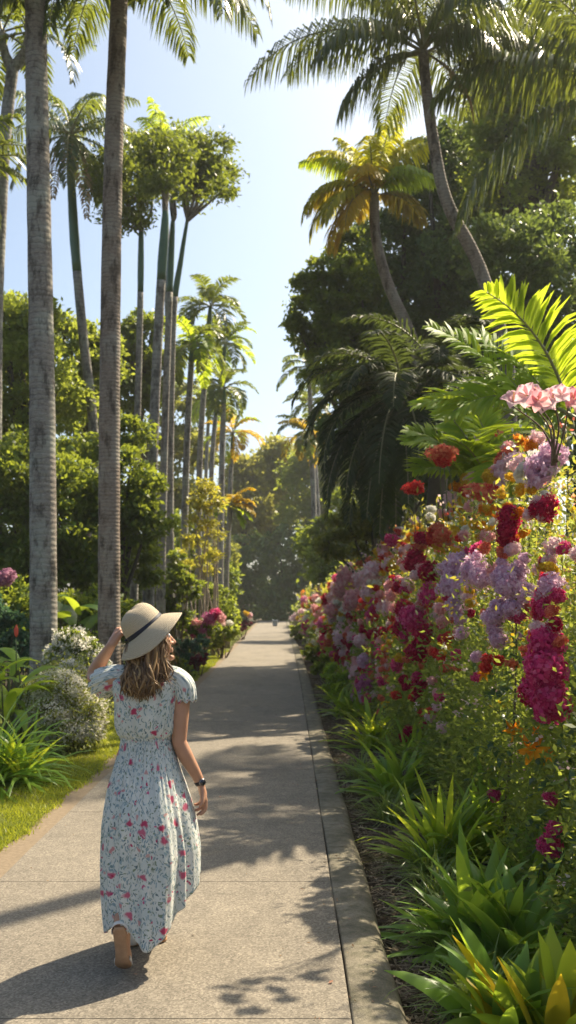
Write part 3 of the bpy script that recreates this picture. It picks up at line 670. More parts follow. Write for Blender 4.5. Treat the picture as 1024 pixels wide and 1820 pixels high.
# ------------------------------------------------------------------ broadleaf trees (trunk, limbs, crown)
rg = np.random.default_rng(31)
def tree(label, blobs, Y, leaf, size, name='broadleaf_tree', cat='tree', group=None, dens=5.6, squash=.85, jit=.5, bark='bark', bx=None, cr=None, depth=1.0):
    W = []
    for b in blobs:
        c = at(b[0], b[1], Y + (b[3] if len(b) > 3 else rg.normal() * jit)); r = b[2] * Y / F
        c[2] = max(c[2], r * squash * .6)
        W.append([c[0], c[1], c[2], r, r * depth, r * squash])
        for _ in range(4):
            dd = nrm(rg.normal(size=3)); rr = r * (.28 + .25 * rg.random()); cc = c + dd * np.array([r, r * depth, r * squash]) * (.85 + .25 * rg.random()); W.append([cc[0], cc[1], max(cc[2], .3), rr, rr * depth, rr * squash])
    W = np.array(W); nb_ = len(blobs)
    x0 = (W[:, 0].mean() if bx is None else at(bx, 0, Y)[0]); base = np.array([x0, Y, -.1])
    root = thing(name, label, cat, base, group)
    W[:, :3] -= base
    zc = W[:, 2].mean(); g = G(); zt = W[:, 2].min() * .75 + .3
    tr = max(.07, .022 * W[:, 2].max())
    top = np.array([W[:, 0].mean() * .5, 0, zc])
    P = curve([np.zeros(3), np.array([.05 * zt * rg.normal(), .05 * zt * rg.normal(), zt * .5]), np.array([top[0] * .4, 0, zt]), top], 14)
    V, fs, uv = tube(P, np.interp(np.linspace(0, 1, 14), [0, .1, 1], [tr * 1.5, tr, tr * .4]), 9); g.add(V, fs, 0, uv)
    for q in W[::5]:
        i = rg.integers(6, 11); c = q[:3]
        m_ = P[i] * .45 + c * .55 + np.array([0, 0, .2 * q[5]]) * rg.normal()
        V, fs, uv = tube(curve([P[i], m_, c + nrm(c - P[i]) * q[3] * .5], 8), np.linspace(tr * .5, .015, 8), 6); g.add(V, fs, 0, uv)
    obj('trunk', g.data('trunk', M[bark]), root)
    V, q = clumps([tuple(x) for x in W], dens / size ** 2, size, rg, (cr or .30 * W[::5, 3].mean()), .45, leaf_per=40, aspect=.52, keep=lambda P_: P_[:, 2] > .02)
    obj('crown', mesh_data('crown', V, [q], M[leaf]), root)
    return root
GL, GR, GF = 'trees massed on the left', 'trees massed on the right', 'trees closing the far end of the path'
tree('sunlit yellow green tree at the left edge behind the thickest palm trunk', [(18, 600, 58), (62, 640, 66), (20, 720, 70), (92, 720, 62), (6, 560, 30), (70, 560, 28), (45, 545, 22), (-40, 640, 60), (60, 790, 50)], 24, 'leaf_sun', .15, group=GL)
tree('sunlit yellow green tree seen between the two thick palm trunks', [(130, 640, 52), (152, 720, 58), (142, 600, 34), (110, 575, 24), (165, 660, 40), (120, 700, 40), (185, 620, 26)], 27, 'leaf_sun', .16, group=GL)
tree('darker green tree standing to the right of the second thick palm trunk', [(215, 640, 46), (240, 700, 50), (255, 620, 34), (272, 575, 26), (230, 590, 26), (285, 660, 40)], 31, 'leaf_mid', .18, group=GL)
tree('dense deep green tree low behind the thickest palm trunk', [(40, 840, 76), (120, 860, 66), (105, 930, 84), (25, 940, 76), (150, 1000, 58), (55, 1010, 60), (-40, 860, 70), (-30, 980, 60)], 20, 'leaf_mid', .13, group=GL)
tree('bushy tree filling the gap right of the second thick palm trunk', [(230, 840, 46), (238, 770, 36), (222, 920, 46), (240, 1000, 46), (262, 930, 40), (150, 800, 40), (170, 900, 50), (175, 990, 40), (250, 880, 30)], 21, 'leaf_mid', .13, group=GL)
tree('golden green tree glowing behind the slender avenue trunks', [(330, 800, 52), (300, 890, 46), (360, 890, 38), (330, 710, 36), (378, 980, 36), (300, 990, 40), (345, 960, 40), (290, 770, 36)], 56, 'leaf_olive', .34, group=GL)
tree('dark tree filling low ground behind the avenue', [(310, 1000, 40), (270, 1010, 46), (350, 1030, 36), (240, 1050, 40), (395, 1030, 30), (290, 940, 36)], 44, 'leaf_mid', .26, group=GL)
# far end
tree('hazy olive tree at the far end, highest right beside the sky gap', [(470, 900, 56), (500, 830, 40), (520, 880, 50), (452, 850, 40), (485, 800, 26), (520, 815, 26)], 84, 'leaf_far', .42, group=GF)
tree('olive tree at the far end close behind the avenue of royal palms', [(440, 900, 50), (425, 850, 36), (420, 950, 46), (445, 830, 24), (400, 900, 40)], 82, 'leaf_far', .42, group=GF)
tree('golden tinged tree at the far end, right below the orange tinged palm', [(560, 860, 50), (545, 810, 34), (575, 800, 40), (540, 920, 44), (590, 900, 46), (612, 840, 40)], 78, bx=590, leaf='leaf_sun', size=.40, group=GF)
tree('dark tree at the far end hanging over the left half of the path end', [(450, 1000, 42), (420, 1040, 36), (470, 1050, 32), (430, 980, 34), (445, 1075, 26), (410, 1085, 20)], 78, 'leaf_dark', .36, group=GF, depth=.6)
tree('dark tree at the far end hanging over the right half of the path end', [(500, 1010, 44), (540, 990, 42), (520, 1050, 34), (490, 1060, 30), (495, 960, 30), (560, 1040, 36), (480, 1085, 20), (510, 1085, 20)], 76, 'leaf_dark', .36, group=GF, depth=.6)
tree('broad dark tree behind the far part of the flower bank', [(600, 960, 50), (580, 1000, 40), (640, 900, 50), (560, 960, 36), (660, 980, 50), (700, 960, 50)], 40, 'leaf_mid', .24, group=GF)
# right mass
tree('dark tree leaning over the sky gap, leftmost of the right hand trees', [(552, 560, 34), (575, 520, 36), (590, 480, 34), (610, 560, 50), (640, 500, 50), (560, 610, 34), (600, 620, 50), (525, 575, 16), (540, 500, 16), (620, 440, 26), (585, 660, 40), (650, 600, 50)], 26, 'leaf_mid', .14, group=GR, bx=720)
tree('dense dark tree directly behind the yellow fronded palm', [(690, 450, 60), (720, 520, 76), (650, 470, 36), (700, 600, 66), (760, 440, 56), (760, 600, 70), (640, 560, 50), (720, 380, 40)], 28, 'leaf_dark', .15, group=GR)
tree('tall bluish dark tree behind the curving part of the coconut trunk', [(800, 500, 80), (840, 420, 66), (820, 330, 60), (780, 360, 50), (860, 560, 70), (790, 600, 60), (735, 320, 36), (760, 270, 30), (800, 260, 40)], 27, 'leaf_dark', .15, group=GR)
tree('dark tree behind the lower right fronds, down to the lime areca palms', [(930, 470, 80), (980, 540, 70), (900, 570, 66), (1000, 440, 60), (950, 640, 70), (870, 650, 60), (1030, 600, 70), (920, 720, 70), (1020, 720, 70), (840, 740, 60), (780, 720, 60)], 22, 'leaf_dark', .13, group=GR)
tree('tall pale green tree lit from behind in the upper right corner', [(910, 130, 60), (960, 200, 66), (1000, 110, 60), (900, 220, 50), (1010, 250, 60), (940, 60, 50), (860, 180, 36), (1030, 30, 60), (880, 60, 30), (980, 320, 60), (900, 320, 60)], 25, 'leaf_sun', .14, group=GR)
tree('olive green tree behind the coconut crown on its right side', [(850, 270, 54), (830, 340, 50), (880, 370, 60), (790, 320, 30), (920, 300, 44), (860, 210, 30)], 30, 'leaf_olive', .16, group=GR)
tree('low dark tree behind the date palm trunks', [(720, 820, 50), (770, 860, 50), (640, 780, 46), (680, 860, 56), (820, 850, 50), (700, 740, 60), (760, 760, 60), (620, 700, 40), (600, 770, 36)], 19.5, 'leaf_dark', .13, group=GR)
tree('olive shrubby tree showing under the date palm fronds', [(620, 930, 36), (650, 960, 30), (700, 920, 36), (740, 930, 36), (590, 970, 26), (670, 900, 30)], 21, 'leaf_olive', .12, group=GR)

# ------------------------------------------------------------------ flowers: shared cluster shapes
fr = np.random.default_rng(3)
def ball_mesh(name, mname, **k):
    V, q = flower_ball(rg=fr, **k); return mesh_data(name, V, [q], M[mname])
SHAPES = {}
def cluster_mesh(kind, colour):
    """three ready shapes of each kind and colour, shared by all clusters"""
    key = (kind, colour, int(fr.integers(3)))
    if key not in SHAPES:
        if kind == 'ruffle': SHAPES[key] = ball_mesh('flower_cluster', colour, n=210, petals=3, size=.34, lobes=12, inner=.6)
        elif kind == 'airy': SHAPES[key] = ball_mesh('flower_cluster', colour, n=230, petals=4, size=.24, lobes=9, inner=.5)
        else: SHAPES[key] = ball_mesh('flower_cluster', colour, n=150, petals=4, size=.26, lobes=7, flat=.6, inner=.55)
    return SHAPES[key]
def put_cluster(root, p, r, kind, colour, label=None):
    o = obj('flower_cluster', cluster_mesh(kind, colour), root)
    o.location = p; o.scale = (r * (.9 + .2 * fr.random()), r * (.9 + .2 * fr.random()), r * (.9 + .2 * fr.random()))
    o.rotation_euler = (.5 * fr.normal(), .5 * fr.normal(), fr.random() * 6.28)
    return o

def funnel_flower(n, colour, rg, wide=.5, length=1., curl=.5, ruffle=.06):
    g = G(); nu, nv = 7, 7
    for k in range(n):
        a = 2 * PI * k / n + .06 * rg.normal(); v = np.linspace(0, 1, nv)[:, None]; u = np.linspace(-1, 1, nu)[None, :]
        wv = wide * np.sin(PI * np.clip(v * .86 + .06, 0, 1)) ** .8
        rr = .06 + length * (v ** 1.2); zz = .42 * np.sin(v * PI * .62) - curl * np.clip(v - .5, 0, 1) ** 2
        y = u * wv * length; z = zz + .10 * u ** 2 * v + ruffle * np.sin(u * 5 + k) * v ** 2 + .02 * rg.normal(size=(nv, nu)) * v
        x = rr * np.ones_like(u) - .12 * u ** 2 * v
        V = np.stack([x * math.cos(a) - y * math.sin(a), x * math.sin(a) + y * math.cos(a), z], -1).reshape(-1, 3)
        g.add(V, [grid_faces(nu, nv, False)], 0)
    for k in range(6):
        a = rg.random() * 6.28; d = np.array([math.cos(a) * .3, math.sin(a) * .3, .75])
        V, fs, uv = tube(np.array([[0, 0, .05], d * .5, d]), [.015, .012, .022], 5); g.add(V, fs, 1)
    return g.data('flower', [M[colour], M['yellow']])

# ------------------------------------------------------------------ the flower bank on the right: a row of tall shrubs
HED = []                                            # centre x, y, half width x, half width y, height
YC = [4.05, 5.45, 7.0, 8.7, 10.6, 12.8, 15.4, 18.5, 22.5, 27.5, 33.5, 41, 50, 60]
HH = [2.45, 3.0, 3.15, 3.2, 3.15, 3.05, 2.95, 2.78, 2.68, 2.68, 2.50, 2.42, 2.3, 2.3]
for i, (y, h) in enumerate(zip(YC, HH)):
    sp = (YC[min(i + 1, 13)] - YC[max(i - 1, 0)]) / (2 if 0 < i < 13 else 1)
    HED.append((2.58 + bend(y) + (.0, .06, -.04, .05)[i % 4], y, 1.22, sp * .66, h))
HEDA = np.array(HED); PW = 2.3
def hedge_f(P):
    q = np.abs((P[:, None, 0] - HEDA[None, :, 0]) / HEDA[None, :, 2]) ** PW + np.abs((P[:, None, 1] - HEDA[None, :, 1]) / HEDA[None, :, 3]) ** PW + (np.clip(P[:, None, 2], 0, 9) / HEDA[None, :, 4]) ** PW
    return q
def hedge_hit(px, py, out=.0):
    Y = np.arange(3.4, 70, .03); P = np.stack([(px - 512) * Y / F, Y, CH - (py - HZ) * Y / F], -1)
    q = hedge_f(P); ok = (q < 1 + out).any(1) & (P[:, 2] > -.05)
    if not ok.any(): return None
    i = int(np.argmax(ok)); return P[i], int(np.argmin(q[i]))
LABS = ['flowering shrub at the lower right, heavy magenta blooms and orange lilies in front', 'flowering shrub topped by the pale pink trumpet blooms at the right edge',
        'flowering shrub with the wide lilac bloom masses and crimson tips above them', 'flowering shrub whose front carries a cascade of crimson and magenta pompoms',
        'flowering shrub with sunlit crown and coral flower heads raised above it on tall stems', 'flowering shrub with a big salmon pink bloom mass and red heads at its top',
        'flowering shrub with small yellow and red blooms on top, after the salmon pink mass', 'shady flowering shrub with few dark crimson blooms, where the bank dips',
        'flowering shrub with a purple edge facing the path, halfway down the bank', 'sunlit flowering shrub with peach and pink blooms before the path narrows', 'flowering shrub with yellow top and magenta side far down the path',
        'small looking flowering shrub near the far end, pink and magenta', 'flowering shrub next to last before the path end, dull green', 'last flowering shrub of the bank, beside the path end']
hr = np.random.default_rng(77); SHR = []; CNT = [0] * 14
for i, (hx, hy, a, b, h) in enumerate(HED):
    root = thing('flowering_shrub', LABS[i], 'shrub', (hx, hy, -.08), 'flowering shrubs in the bank along the path'); SHR.append(root)
    size = .046 * max(1, hy / 6.2) ** .8
    n = int(min(60000, 1.5 * (2.6 * b * 4.2) * 1.1 / (.24 * size ** 2)))
    k = max(40, n // 34)
    d = nrm(hr.normal(size=(k * 5, 3)) * np.array([1, 1, 1.])); d[:, 2] = np.abs(d[:, 2])
    d = d[(d[:, 0] < -.10)][:k]
    s = (np.abs(d[:, 0] / a) ** PW + np.abs(d[:, 1] / b) ** PW + np.abs(d[:, 2] / h) ** PW) ** (-1 / PW)
    bump = .07 * np.sin(d[:, 1] * s * 7 + i) * np.sin(d[:, 2] * s * 6) + .05 * np.sin(d[:, 2] * s * 13 + d[:, 1] * s * 11)
    c = d * (s * (1 + bump - .22 * hr.random(len(s)) ** 1.6))[:, None]
    c[:, 2] = np.maximum(c[:, 2], .05)
    q = hr.normal(size=(len(c), 34, 3)) * .12 * (size / .046) ** .5 * np.array([1, 1, .8])
    P = (c[:, None] + q).reshape(-1, 3); O = np.repeat(d, 34, 0) + nrm(q.reshape(-1, 3)) * .7
    W = P + np.array([hx, hy, 0]); f = hedge_f(W); f[:, i] = 9
    kp = (f.min(1) > .55) & (P[:, 2] > .02); P, O, W = P[kp], O[kp], W[kp]
    gold = (W[:, 2] > 1.75 + .22 * hr.normal(size=len(W)) - .02 * np.clip(hy - 8, 0, 12)) & (np.sin(W[:, 1] * 2.3 + 1.2 * W[:, 2]) + .8 * np.sin(W[:, 2] * 5 + W[:, 0] * 4) + .5 * hr.normal(size=len(W)) > -.1)  # upper leaves coloured gold to paint sunlight on the bank's top
    for nm, kk, mm in (('foliage', ~gold, 'leaf_hedge'), ('sunlit_foliage', gold, 'leaf_sunlit')):
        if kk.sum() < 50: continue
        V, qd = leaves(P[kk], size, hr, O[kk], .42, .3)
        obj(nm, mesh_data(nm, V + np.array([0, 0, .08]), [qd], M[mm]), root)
    # tiny blossoms over the upper sunny part
    for nm, mm, frac in (('small_blossoms', 'yellow', .010), ('small_blossoms', 'white', .016), ('small_blossoms', 'coral', .005), ('small_blossoms', 'palepink', .006)):
        kk = (hr.random(len(P)) < frac * (2.2 if mm != 'white' else 1.6)) & (W[:, 2] > (.7 if mm == 'palepink' else 1.5) + .3 * hr.normal(size=len(W))) & (hedge_f(W).min(1) > .82)
        if hy < 24 and kk.sum() > 12:
            p = P[kk]; p = np.repeat(p, 5, 0) + hr.normal(size=(len(p) * 5, 3)) * size * .45
            V, qd = leaves(p, size * .62, hr, np.repeat(O[kk], 5, 0), .7)
            o = obj('small_blossoms', mesh_data('small_blossoms', V + np.array([0, 0, .08]), [qd], M[mm]), root); o['kind'] = 'stuff'
    # woody stems inside, showing at the base
    g = G()
    for j in range(14 if hy < 16 else 6):
        p0 = np.array([-.35 * a + .5 * hr.normal() * a * .6, b * .6 * hr.normal() * .8, 0]); p2 = np.array([-.72 * a + .10 * hr.normal(), p0[1] + .3 * hr.normal(), .5 + 1.4 * hr.random()])
        V, fs, uv = tube(curve([p0, (p0 + p2) / 2 + .12 * hr.normal(size=3), p2], 9), np.linspace(.014, .004, 9), 5); g.add(V, fs, 0, uv)
    obj('stems', g.data('stems', M['twig']), root)
# blooms: photo position and radius, colour, kind -> laid on the shrub surface they grow from
B = []
def bl(col, kind, *xyr):
    for x, y, r in xyr: B.append((x, y, r, col, kind))
bl('coral', 'head', (880, 885, 26), (902, 888, 16), (820, 962, 24), (690, 992, 18), (925, 822, 22), (808, 948, 18))
bl('palepink', 'head', (940, 825, 20), (950, 840, 18), (920, 838, 16), (790, 890, 12), (760, 905, 14), (735, 930, 12), (830, 900, 12), (865, 860, 14), (750, 1015, 12), (700, 945, 12), (660, 975, 10), (985, 790, 16))
bl('pink', 'head', (905, 812, 22), (935, 805, 18), (912, 845, 14))
bl('red', 'head', (858, 882, 18), (705, 970, 26), (680, 975, 16), (800, 965, 20), (845, 962, 12), (905, 880, 14))
bl('orange', 'head', (955, 795, 18), (972, 805, 16), (940, 790, 14), (770, 925, 8), (820, 925, 8), (800, 1080, 14), (640, 1012, 12), (560, 1060, 12))
bl('crimson', 'ruffle', (780, 965, 15), (768, 1003, 20), (795, 1022, 20), (750, 1085, 17), (745, 1120, 16), (785, 1130, 21), (773, 1158, 20), (776, 1218, 15), (782, 1287, 9), (938, 925, 22), (935, 955, 19), (926, 968, 12), (1003, 913, 22),
   (983, 916, 15), (628, 1000, 11), (768, 985, 10), (640, 1170, 12), (612, 1070, 11), (812, 1140, 10), (612, 1120, 12), (636, 1150, 10), (605, 1165, 9), (770, 1240, 9), (650, 1185, 10), (990, 1230, 30))
bl('magenta', 'ruffle', (801, 1062, 22), (770, 1105, 25), (756, 1098, 16), (728, 967, 12), (880, 985, 14), (705, 1166, 10), (709, 1213, 9), (1012, 1195, 40), (1008, 1150, 30), (1018, 1248, 32), (990, 1185, 24), (1000, 1225, 30), (877, 1205, 10), (837, 1166, 10),
   (910, 1410, 11), (1015, 1415, 13), (1015, 1495, 22), (1022, 1470, 16), (690, 1190, 9), (520, 1078, 17), (605, 1140, 10), (572, 1115, 12), (545, 1062, 10), (530, 1098, 12), (862, 985, 10), (1000, 1270, 16), (672, 1212, 9))
bl('lilac', 'airy', (850, 1012, 30), (875, 1020, 30), (835, 1038, 28), (862, 1045, 30), (890, 1032, 22), (845, 1083, 22), (850, 1104, 16), (851, 1128, 14), (824, 1015, 18), (940, 1047, 32), (925, 1030, 24), (971, 1059, 22), (920, 1087, 24), (908, 1105, 20), (945, 1087, 22), (918, 1142, 17),
   (924, 1008, 13), (955, 1134, 9), (963, 998, 12), (1017, 1047, 24), (1000, 1060, 16), (1016, 988, 10), (995, 842, 32), (1012, 822, 26), (985, 862, 22), (683, 1174, 16), (677, 1240, 12), (877, 1170, 12), (912, 1125, 16), (952, 1020, 18), (935, 985, 12))
bl('pink', 'airy', (663, 1043, 30), (671, 1071, 25), (648, 1055, 18), (628, 1087, 15), (655, 1028, 18), (600, 1030, 10), (575, 1042, 11), (541, 1082, 13), (540, 1048, 10), (525, 1058, 10), (590, 1052, 9))
bl('palepink', 'airy', (699, 1022, 20), (680, 1035, 18), (644, 1138, 17), (675, 1144, 14), (661, 1134, 12), (545, 1100, 12), (720, 1010, 12), (556, 1090, 9), (690, 1060, 16), (665, 1195, 11))
bl('purple', 'airy', (685, 1213, 17), (672, 1226, 13), (528, 1085, 15), (518, 1062, 12), (570, 1122, 10), (700, 1160, 9), (560, 1070, 9), (600, 1110, 10))
bl('coral', 'head', (555, 1135, 14), (545, 1138, 12), (560, 1065, 10), (530, 1040, 10), (585, 1020, 8))
bl('yellow', 'head', (663, 990, 12), (784, 1043, 11), (894, 913, 13), (756, 1155, 12), (837, 921, 9), (786, 903, 14), (700, 1003, 9), (760, 940, 10), (870, 940, 12), (850, 905, 10), (905, 850, 12), (740, 1000, 8), (880, 960, 12), (900, 945, 9), (535, 1030, 12), (515, 1045, 9), (570, 1030, 10), (600, 1012, 9), (835, 945, 8), (975, 880, 12), (955, 880, 14))
KIND = dict(lilac='airy', pink='airy', palepink='airy', purple='airy', crimson='ruffle', magenta='ruffle', red='head', coral='head', yellow='head', orange='head', white='head')
xr_ = np.random.default_rng(42); PAL_TOP = ['yellow', 'coral', 'pink', 'red', 'palepink', 'yellow', 'white', 'orange', 'white', 'yellow']; PAL_MID = ['crimson', 'magenta', 'pink', 'palepink', 'coral', 'yellow', 'coral', 'red', 'pink', 'palepink']; PAL_FAR = ['pink', 'palepink', 'coral', 'magenta', 'palepink', 'yellow', 'white', 'pink', 'yellow', 'coral']
for _ in range(820):
    x = 505 + 519 * xr_.random() ** .85; yt = np.interp(x, [505, 600, 720, 860, 1024], [1040, 1003, 930, 845, 770]); yb = np.interp(x, [505, 560, 640, 760, 1024], [1130, 1165, 1230, 1290, 1330]); u = xr_.random() ** 1.25
    y = yt + 6 + (yb - yt) * u; pal = PAL_FAR if x < 650 else PAL_TOP if u < .30 else PAL_MID
    if x > 800 and u > .62 and xr_.random() < .75: continue
    if x > 840 and y > 1215: continue
    col = pal[xr_.integers(10)]; n_ = xr_.integers(1, 4); r = np.interp(x, [505, 1024], [5.5, 12.0]) * (.7 + .7 * xr_.random())
    for _k in range(n_): B.append((x + r * 1.2 * xr_.normal() * (n_ > 1), y + r * 1.2 * xr_.normal() * (n_ > 1), r, col, KIND[col]))
for x, y, r, col, kind in B:
    h_ = hedge_hit(x, y)
    if h_ is None: continue
    P, i = h_
    if CNT[i] >= 98: continue
    CNT[i] += 1
    rr = r * P[1] / F * .92
    put_cluster(SHR[i], P - np.array(SHR[i].location) + np.array([-.14 - .28 * rr, -.14 - .34 * rr, .02]) * min(2.6, max(1, P[1] / 8)), rr * 1.08, kind, col)
# raised heads on thin stems
for x, y, r, col, i, Y in ((785, 806, 28, 'coral', 4, 9.6), (738, 869, 22, 'red', 4, 11.0), (785, 818, 20, 'red', 4, 9.62)):
    P = at(x, y, Y) - np.array(SHR[i].location); o = put_cluster(SHR[i], P, r * Y / F, 'head', col); o.rotation_euler = (0, 0, 1)
    if r != 20:
        q = at(x + 12, y + 85, Y + .25) - np.array(SHR[i].location); g = G()
        for dx in (-.05, 0, .06):
            V, fs, uv = tube(curve([q + np.array([dx, 0, -.2]), (q + P) / 2 + np.array([dx, 0, 0]), P], 9), np.linspace(.007, .004, 9), 5); g.add(V, fs, 0, uv)
        obj('flower_stem', g.data('flower_stem', M['stem']), SHR[i])
# pale pink trumpet blooms high on the right, orange lilies low on the right
pf = [funnel_flower(5, 'palepink', fr, .46, 1.) for _ in range(2)] + [funnel_flower(5, 'pink', fr, .44, 1.)]
for k, (x, y, r) in enumerate(((912, 715, 20), (938, 703, 20), (958, 712, 19), (985, 708, 20), (970, 722, 18), (1008, 718, 20), (935, 724, 15), (1000, 700, 15), (1020, 708, 18), (948, 698, 14))):
    Y = 6.0 + .12 * fr.normal(); o = obj('trumpet_flower', pf[k % 3], SHR[1]); o.location = at(x, y, Y) - np.array(SHR[1].location)
    s_ = r * Y / F * 1.15; o.scale = (s_,) * 3; o.rotation_euler = (R(75 + 25 * fr.normal()), R(30 * fr.normal()), R(-60 + 70 * fr.random() + 20 * fr.normal()))
g = G(); q = at(985, 800, 6.2) - np.array(SHR[1].location)
for x, y in ((912, 722), (945, 718), (985, 718), (1010, 722), (962, 725)):
    p = at(x, y, 6.0) - np.array(SHR[1].location); V, fs, uv = tube(curve([q + np.array([.02 * fr.normal(), 0, -.1]), (q * .6 + p * .4) + np.array([.03, 0, .02]), p], 9), np.linspace(.009, .004, 9), 5); g.add(V, fs, 0, uv)
obj('flower_stem', g.data('flower_stem', M['twig']), SHR[1])
lf = [funnel_flower(6, 'orange', fr, .20, 1., .9, .03) for _ in range(2)]
for k, (x, y, r, Y) in enumerate(((951, 1332, 27, 4.35), (916, 1297, 19, 4.7), (958, 1300, 12, 4.6), (863, 1199, 14, 5.3), (978, 1345, 10, 4.5))):
    hh = hedge_hit(x, y); p = hh[0]; Y = p[1] - .30; o = obj('lily_flower', lf[k % 2], SHR[hh[1]]); o.location = at(x, y, Y) - np.array(SHR[hh[1]].location)
    s_ = r * Y / F * 1.15; o.scale = (s_,) * 3; o.rotation_euler = (R(70 + 20 * fr.normal()), R(15 * fr.normal()), R(-35 + 30 * fr.normal()))
# larger dark leaves and hanging twigs low at the front of the two nearest shrubs
for i in (0, 1, 2):
    g = G(); n = 420
    for _ in range(n):
        x, y = 720 + 320 * fr.random(), 1120 + 420 * fr.random()
        hh = hedge_hit(x, y)
        if hh is None or hh[1] != i: continue
        p = hh[0] - np.array(SHR[i].location) + np.array([-.06, -.26, 0]) * (.4 + .6 * fr.random())
        V, fs = strap_leaf(p, -PI / 2 + 1.2 * fr.normal(), R(20 + 40 * fr.normal()), .07 + .07 * fr.random(), R(70), .030 + .022 * fr.random(), fr, 5); g.add(V, fs, 0)
    if g.n: obj('broad_foliage', g.data('broad_foliage', M['leaf_dark2']), SHR[i])

# ------------------------------------------------------------------ strap-leaved plants in the bed
br = np.random.default_rng(9)
def clump_plant(name, label, base, n, length, width, e, bnd, leaf, group, peak=.4, fold=.25, spread=.05, cat='plant', seg=7, parts=None):
    root = thing(name, label, cat, base, group)
    specs = list(parts or [('leaves', n, length, width, e, bnd, leaf)])
    if name == 'strap_leaf_plant': specs.append(('dry_leaves', 4, specs[0][2] * .8, specs[0][3] * .5, (0, 25), (40, 90), 'litter'))
    for nm, n, length, width, e, bnd, leaf in specs:
        g = G()
        for k in range(int(n * 1.7)):
            u = (k + .5) / (n * 1.7); yaw = k * 2.39996 + .3 * br.normal()
            p = np.array([spread * br.normal(), spread * br.normal(), .0])
            V, fs = strap_leaf(p, yaw, R(e[0] + (e[1] - e[0]) * u + 5 * br.normal()), length * (.7 + .5 * br.random()), R(bnd[0] + (bnd[1] - bnd[0]) * br.random()), width * (.75 + .45 * br.random()), br, seg, 1.4, peak, fold)
            g.add(V, fs, 0)
        V = np.concatenate(g.V); V[:, 2] = np.maximum(V[:, 2], .015); g.V = [V]
        obj(nm, g.data(nm, M[leaf]), root)
    return root
GB = 'strap leaved plants edging the flower bank'
z0 = -.075
def gp(px, py, h=0.):                              # ground point of the bed under a photo position
    Y = (CH - z0) * F / (py - HZ); return np.array([(px - 512) * Y / F, Y, z0])
ORD = ['broad leaved plant with orange yellow leaf tips in the bottom right corner', 'broad leaved green plant just left of the orange tipped one, at the frame bottom',
       'broad leaved plant with pale upright blades, second row above the orange tipped plant', 'broad leaved plant leaning over the mulch below the lime tinted fountain', 'broad leaved plant below the orange lilies at the shrub foot',
       'lime tinted fountain of strap leaves, brightest clump of the bed', 'deep green strap leaved clump right of the lime fountain', 'dark green strap clump in the shade just beyond the lime fountain', 'bright lime strap clump against the kerb before the rounded bushes',
       'green strap clump between the bright lime clump and the shrubs']
rows = [
    ((985, 1880), [('leaves', 16, 0.46, .12, (35, 88), (15, 50), 'strap_lime'), ('tipped_leaves', 8, 0.50, .12, (55, 85), (8, 30), 'strap_gold')]),
    ((905, 1850), [('leaves', 30, 0.48, .092, (15, 88), (15, 65), 'strap')]),
    ((915, 1720), [('leaves', 34, 0.54, .086, (15, 88), (15, 65), 'strap')]),
    ((845, 1690), [('leaves', 34, 0.56, .078, (10, 88), (20, 75), 'strap')]),
    ((960, 1620), [('leaves', 30, 0.58, .080, (20, 88), (15, 55), 'strap')]),
    ((795, 1545), [('leaves', 34, 0.62, .066, (15, 88), (20, 80), 'strap_mid'), ('lime_leaves', 16, 0.66, .058, (35, 88), (15, 80), 'strap_lime')]),
    ((870, 1535), [('leaves', 38, 0.62, .070, (20, 88), (15, 60), 'strap')]),
    ((705, 1420), [('leaves', 46, 0.66, .060, (5, 88), (25, 90), 'strap')]),
    ((668, 1330), [('leaves', 30, 0.66, .058, (5, 88), (30, 95), 'strap_mid'), ('lime_leaves', 22, 0.70, .042, (30, 88), (30, 95), 'strap_lime')]),
    ((745, 1370), [('leaves', 40, 0.66, .052, (10, 88), (20, 80), 'strap')]),
]
for (px, py), parts in rows:
    clump_plant('strap_leaf_plant', ORD[rows.index(((px, py), parts))], gp(px, py), 0, 0, 0, 0, 0, '', GB, parts=parts, spread=.06)
GG = 'grassy clumps arching over the mulch'
gl = ['grassy clump with fine arching blades at the mulch edge below the deep green strap clump', 'fine bladed grassy clump drooping onto the mulch at the bottom right, nearest the frame bottom', 'fine bladed grassy clump beside the lime fountain, streaming towards the kerb', 'grassy clump with pale streaked blades between the lime fountain and the next broad leaved plant', 'fine grassy clump in shade beyond the lime fountain close to the kerb', 'tufted fine grass clump close to the kerb by the dark strap clump']
for k, (px, py) in enumerate(((800, 1690), (850, 1800), (765, 1560), (785, 1610), (690, 1460), (640, 1385))):
    clump_plant('grass_clump', gl[k], gp(px, py), 110, .38, .010, (12, 88), (50, 120), 'liriope', GG, .3, .1, .05)
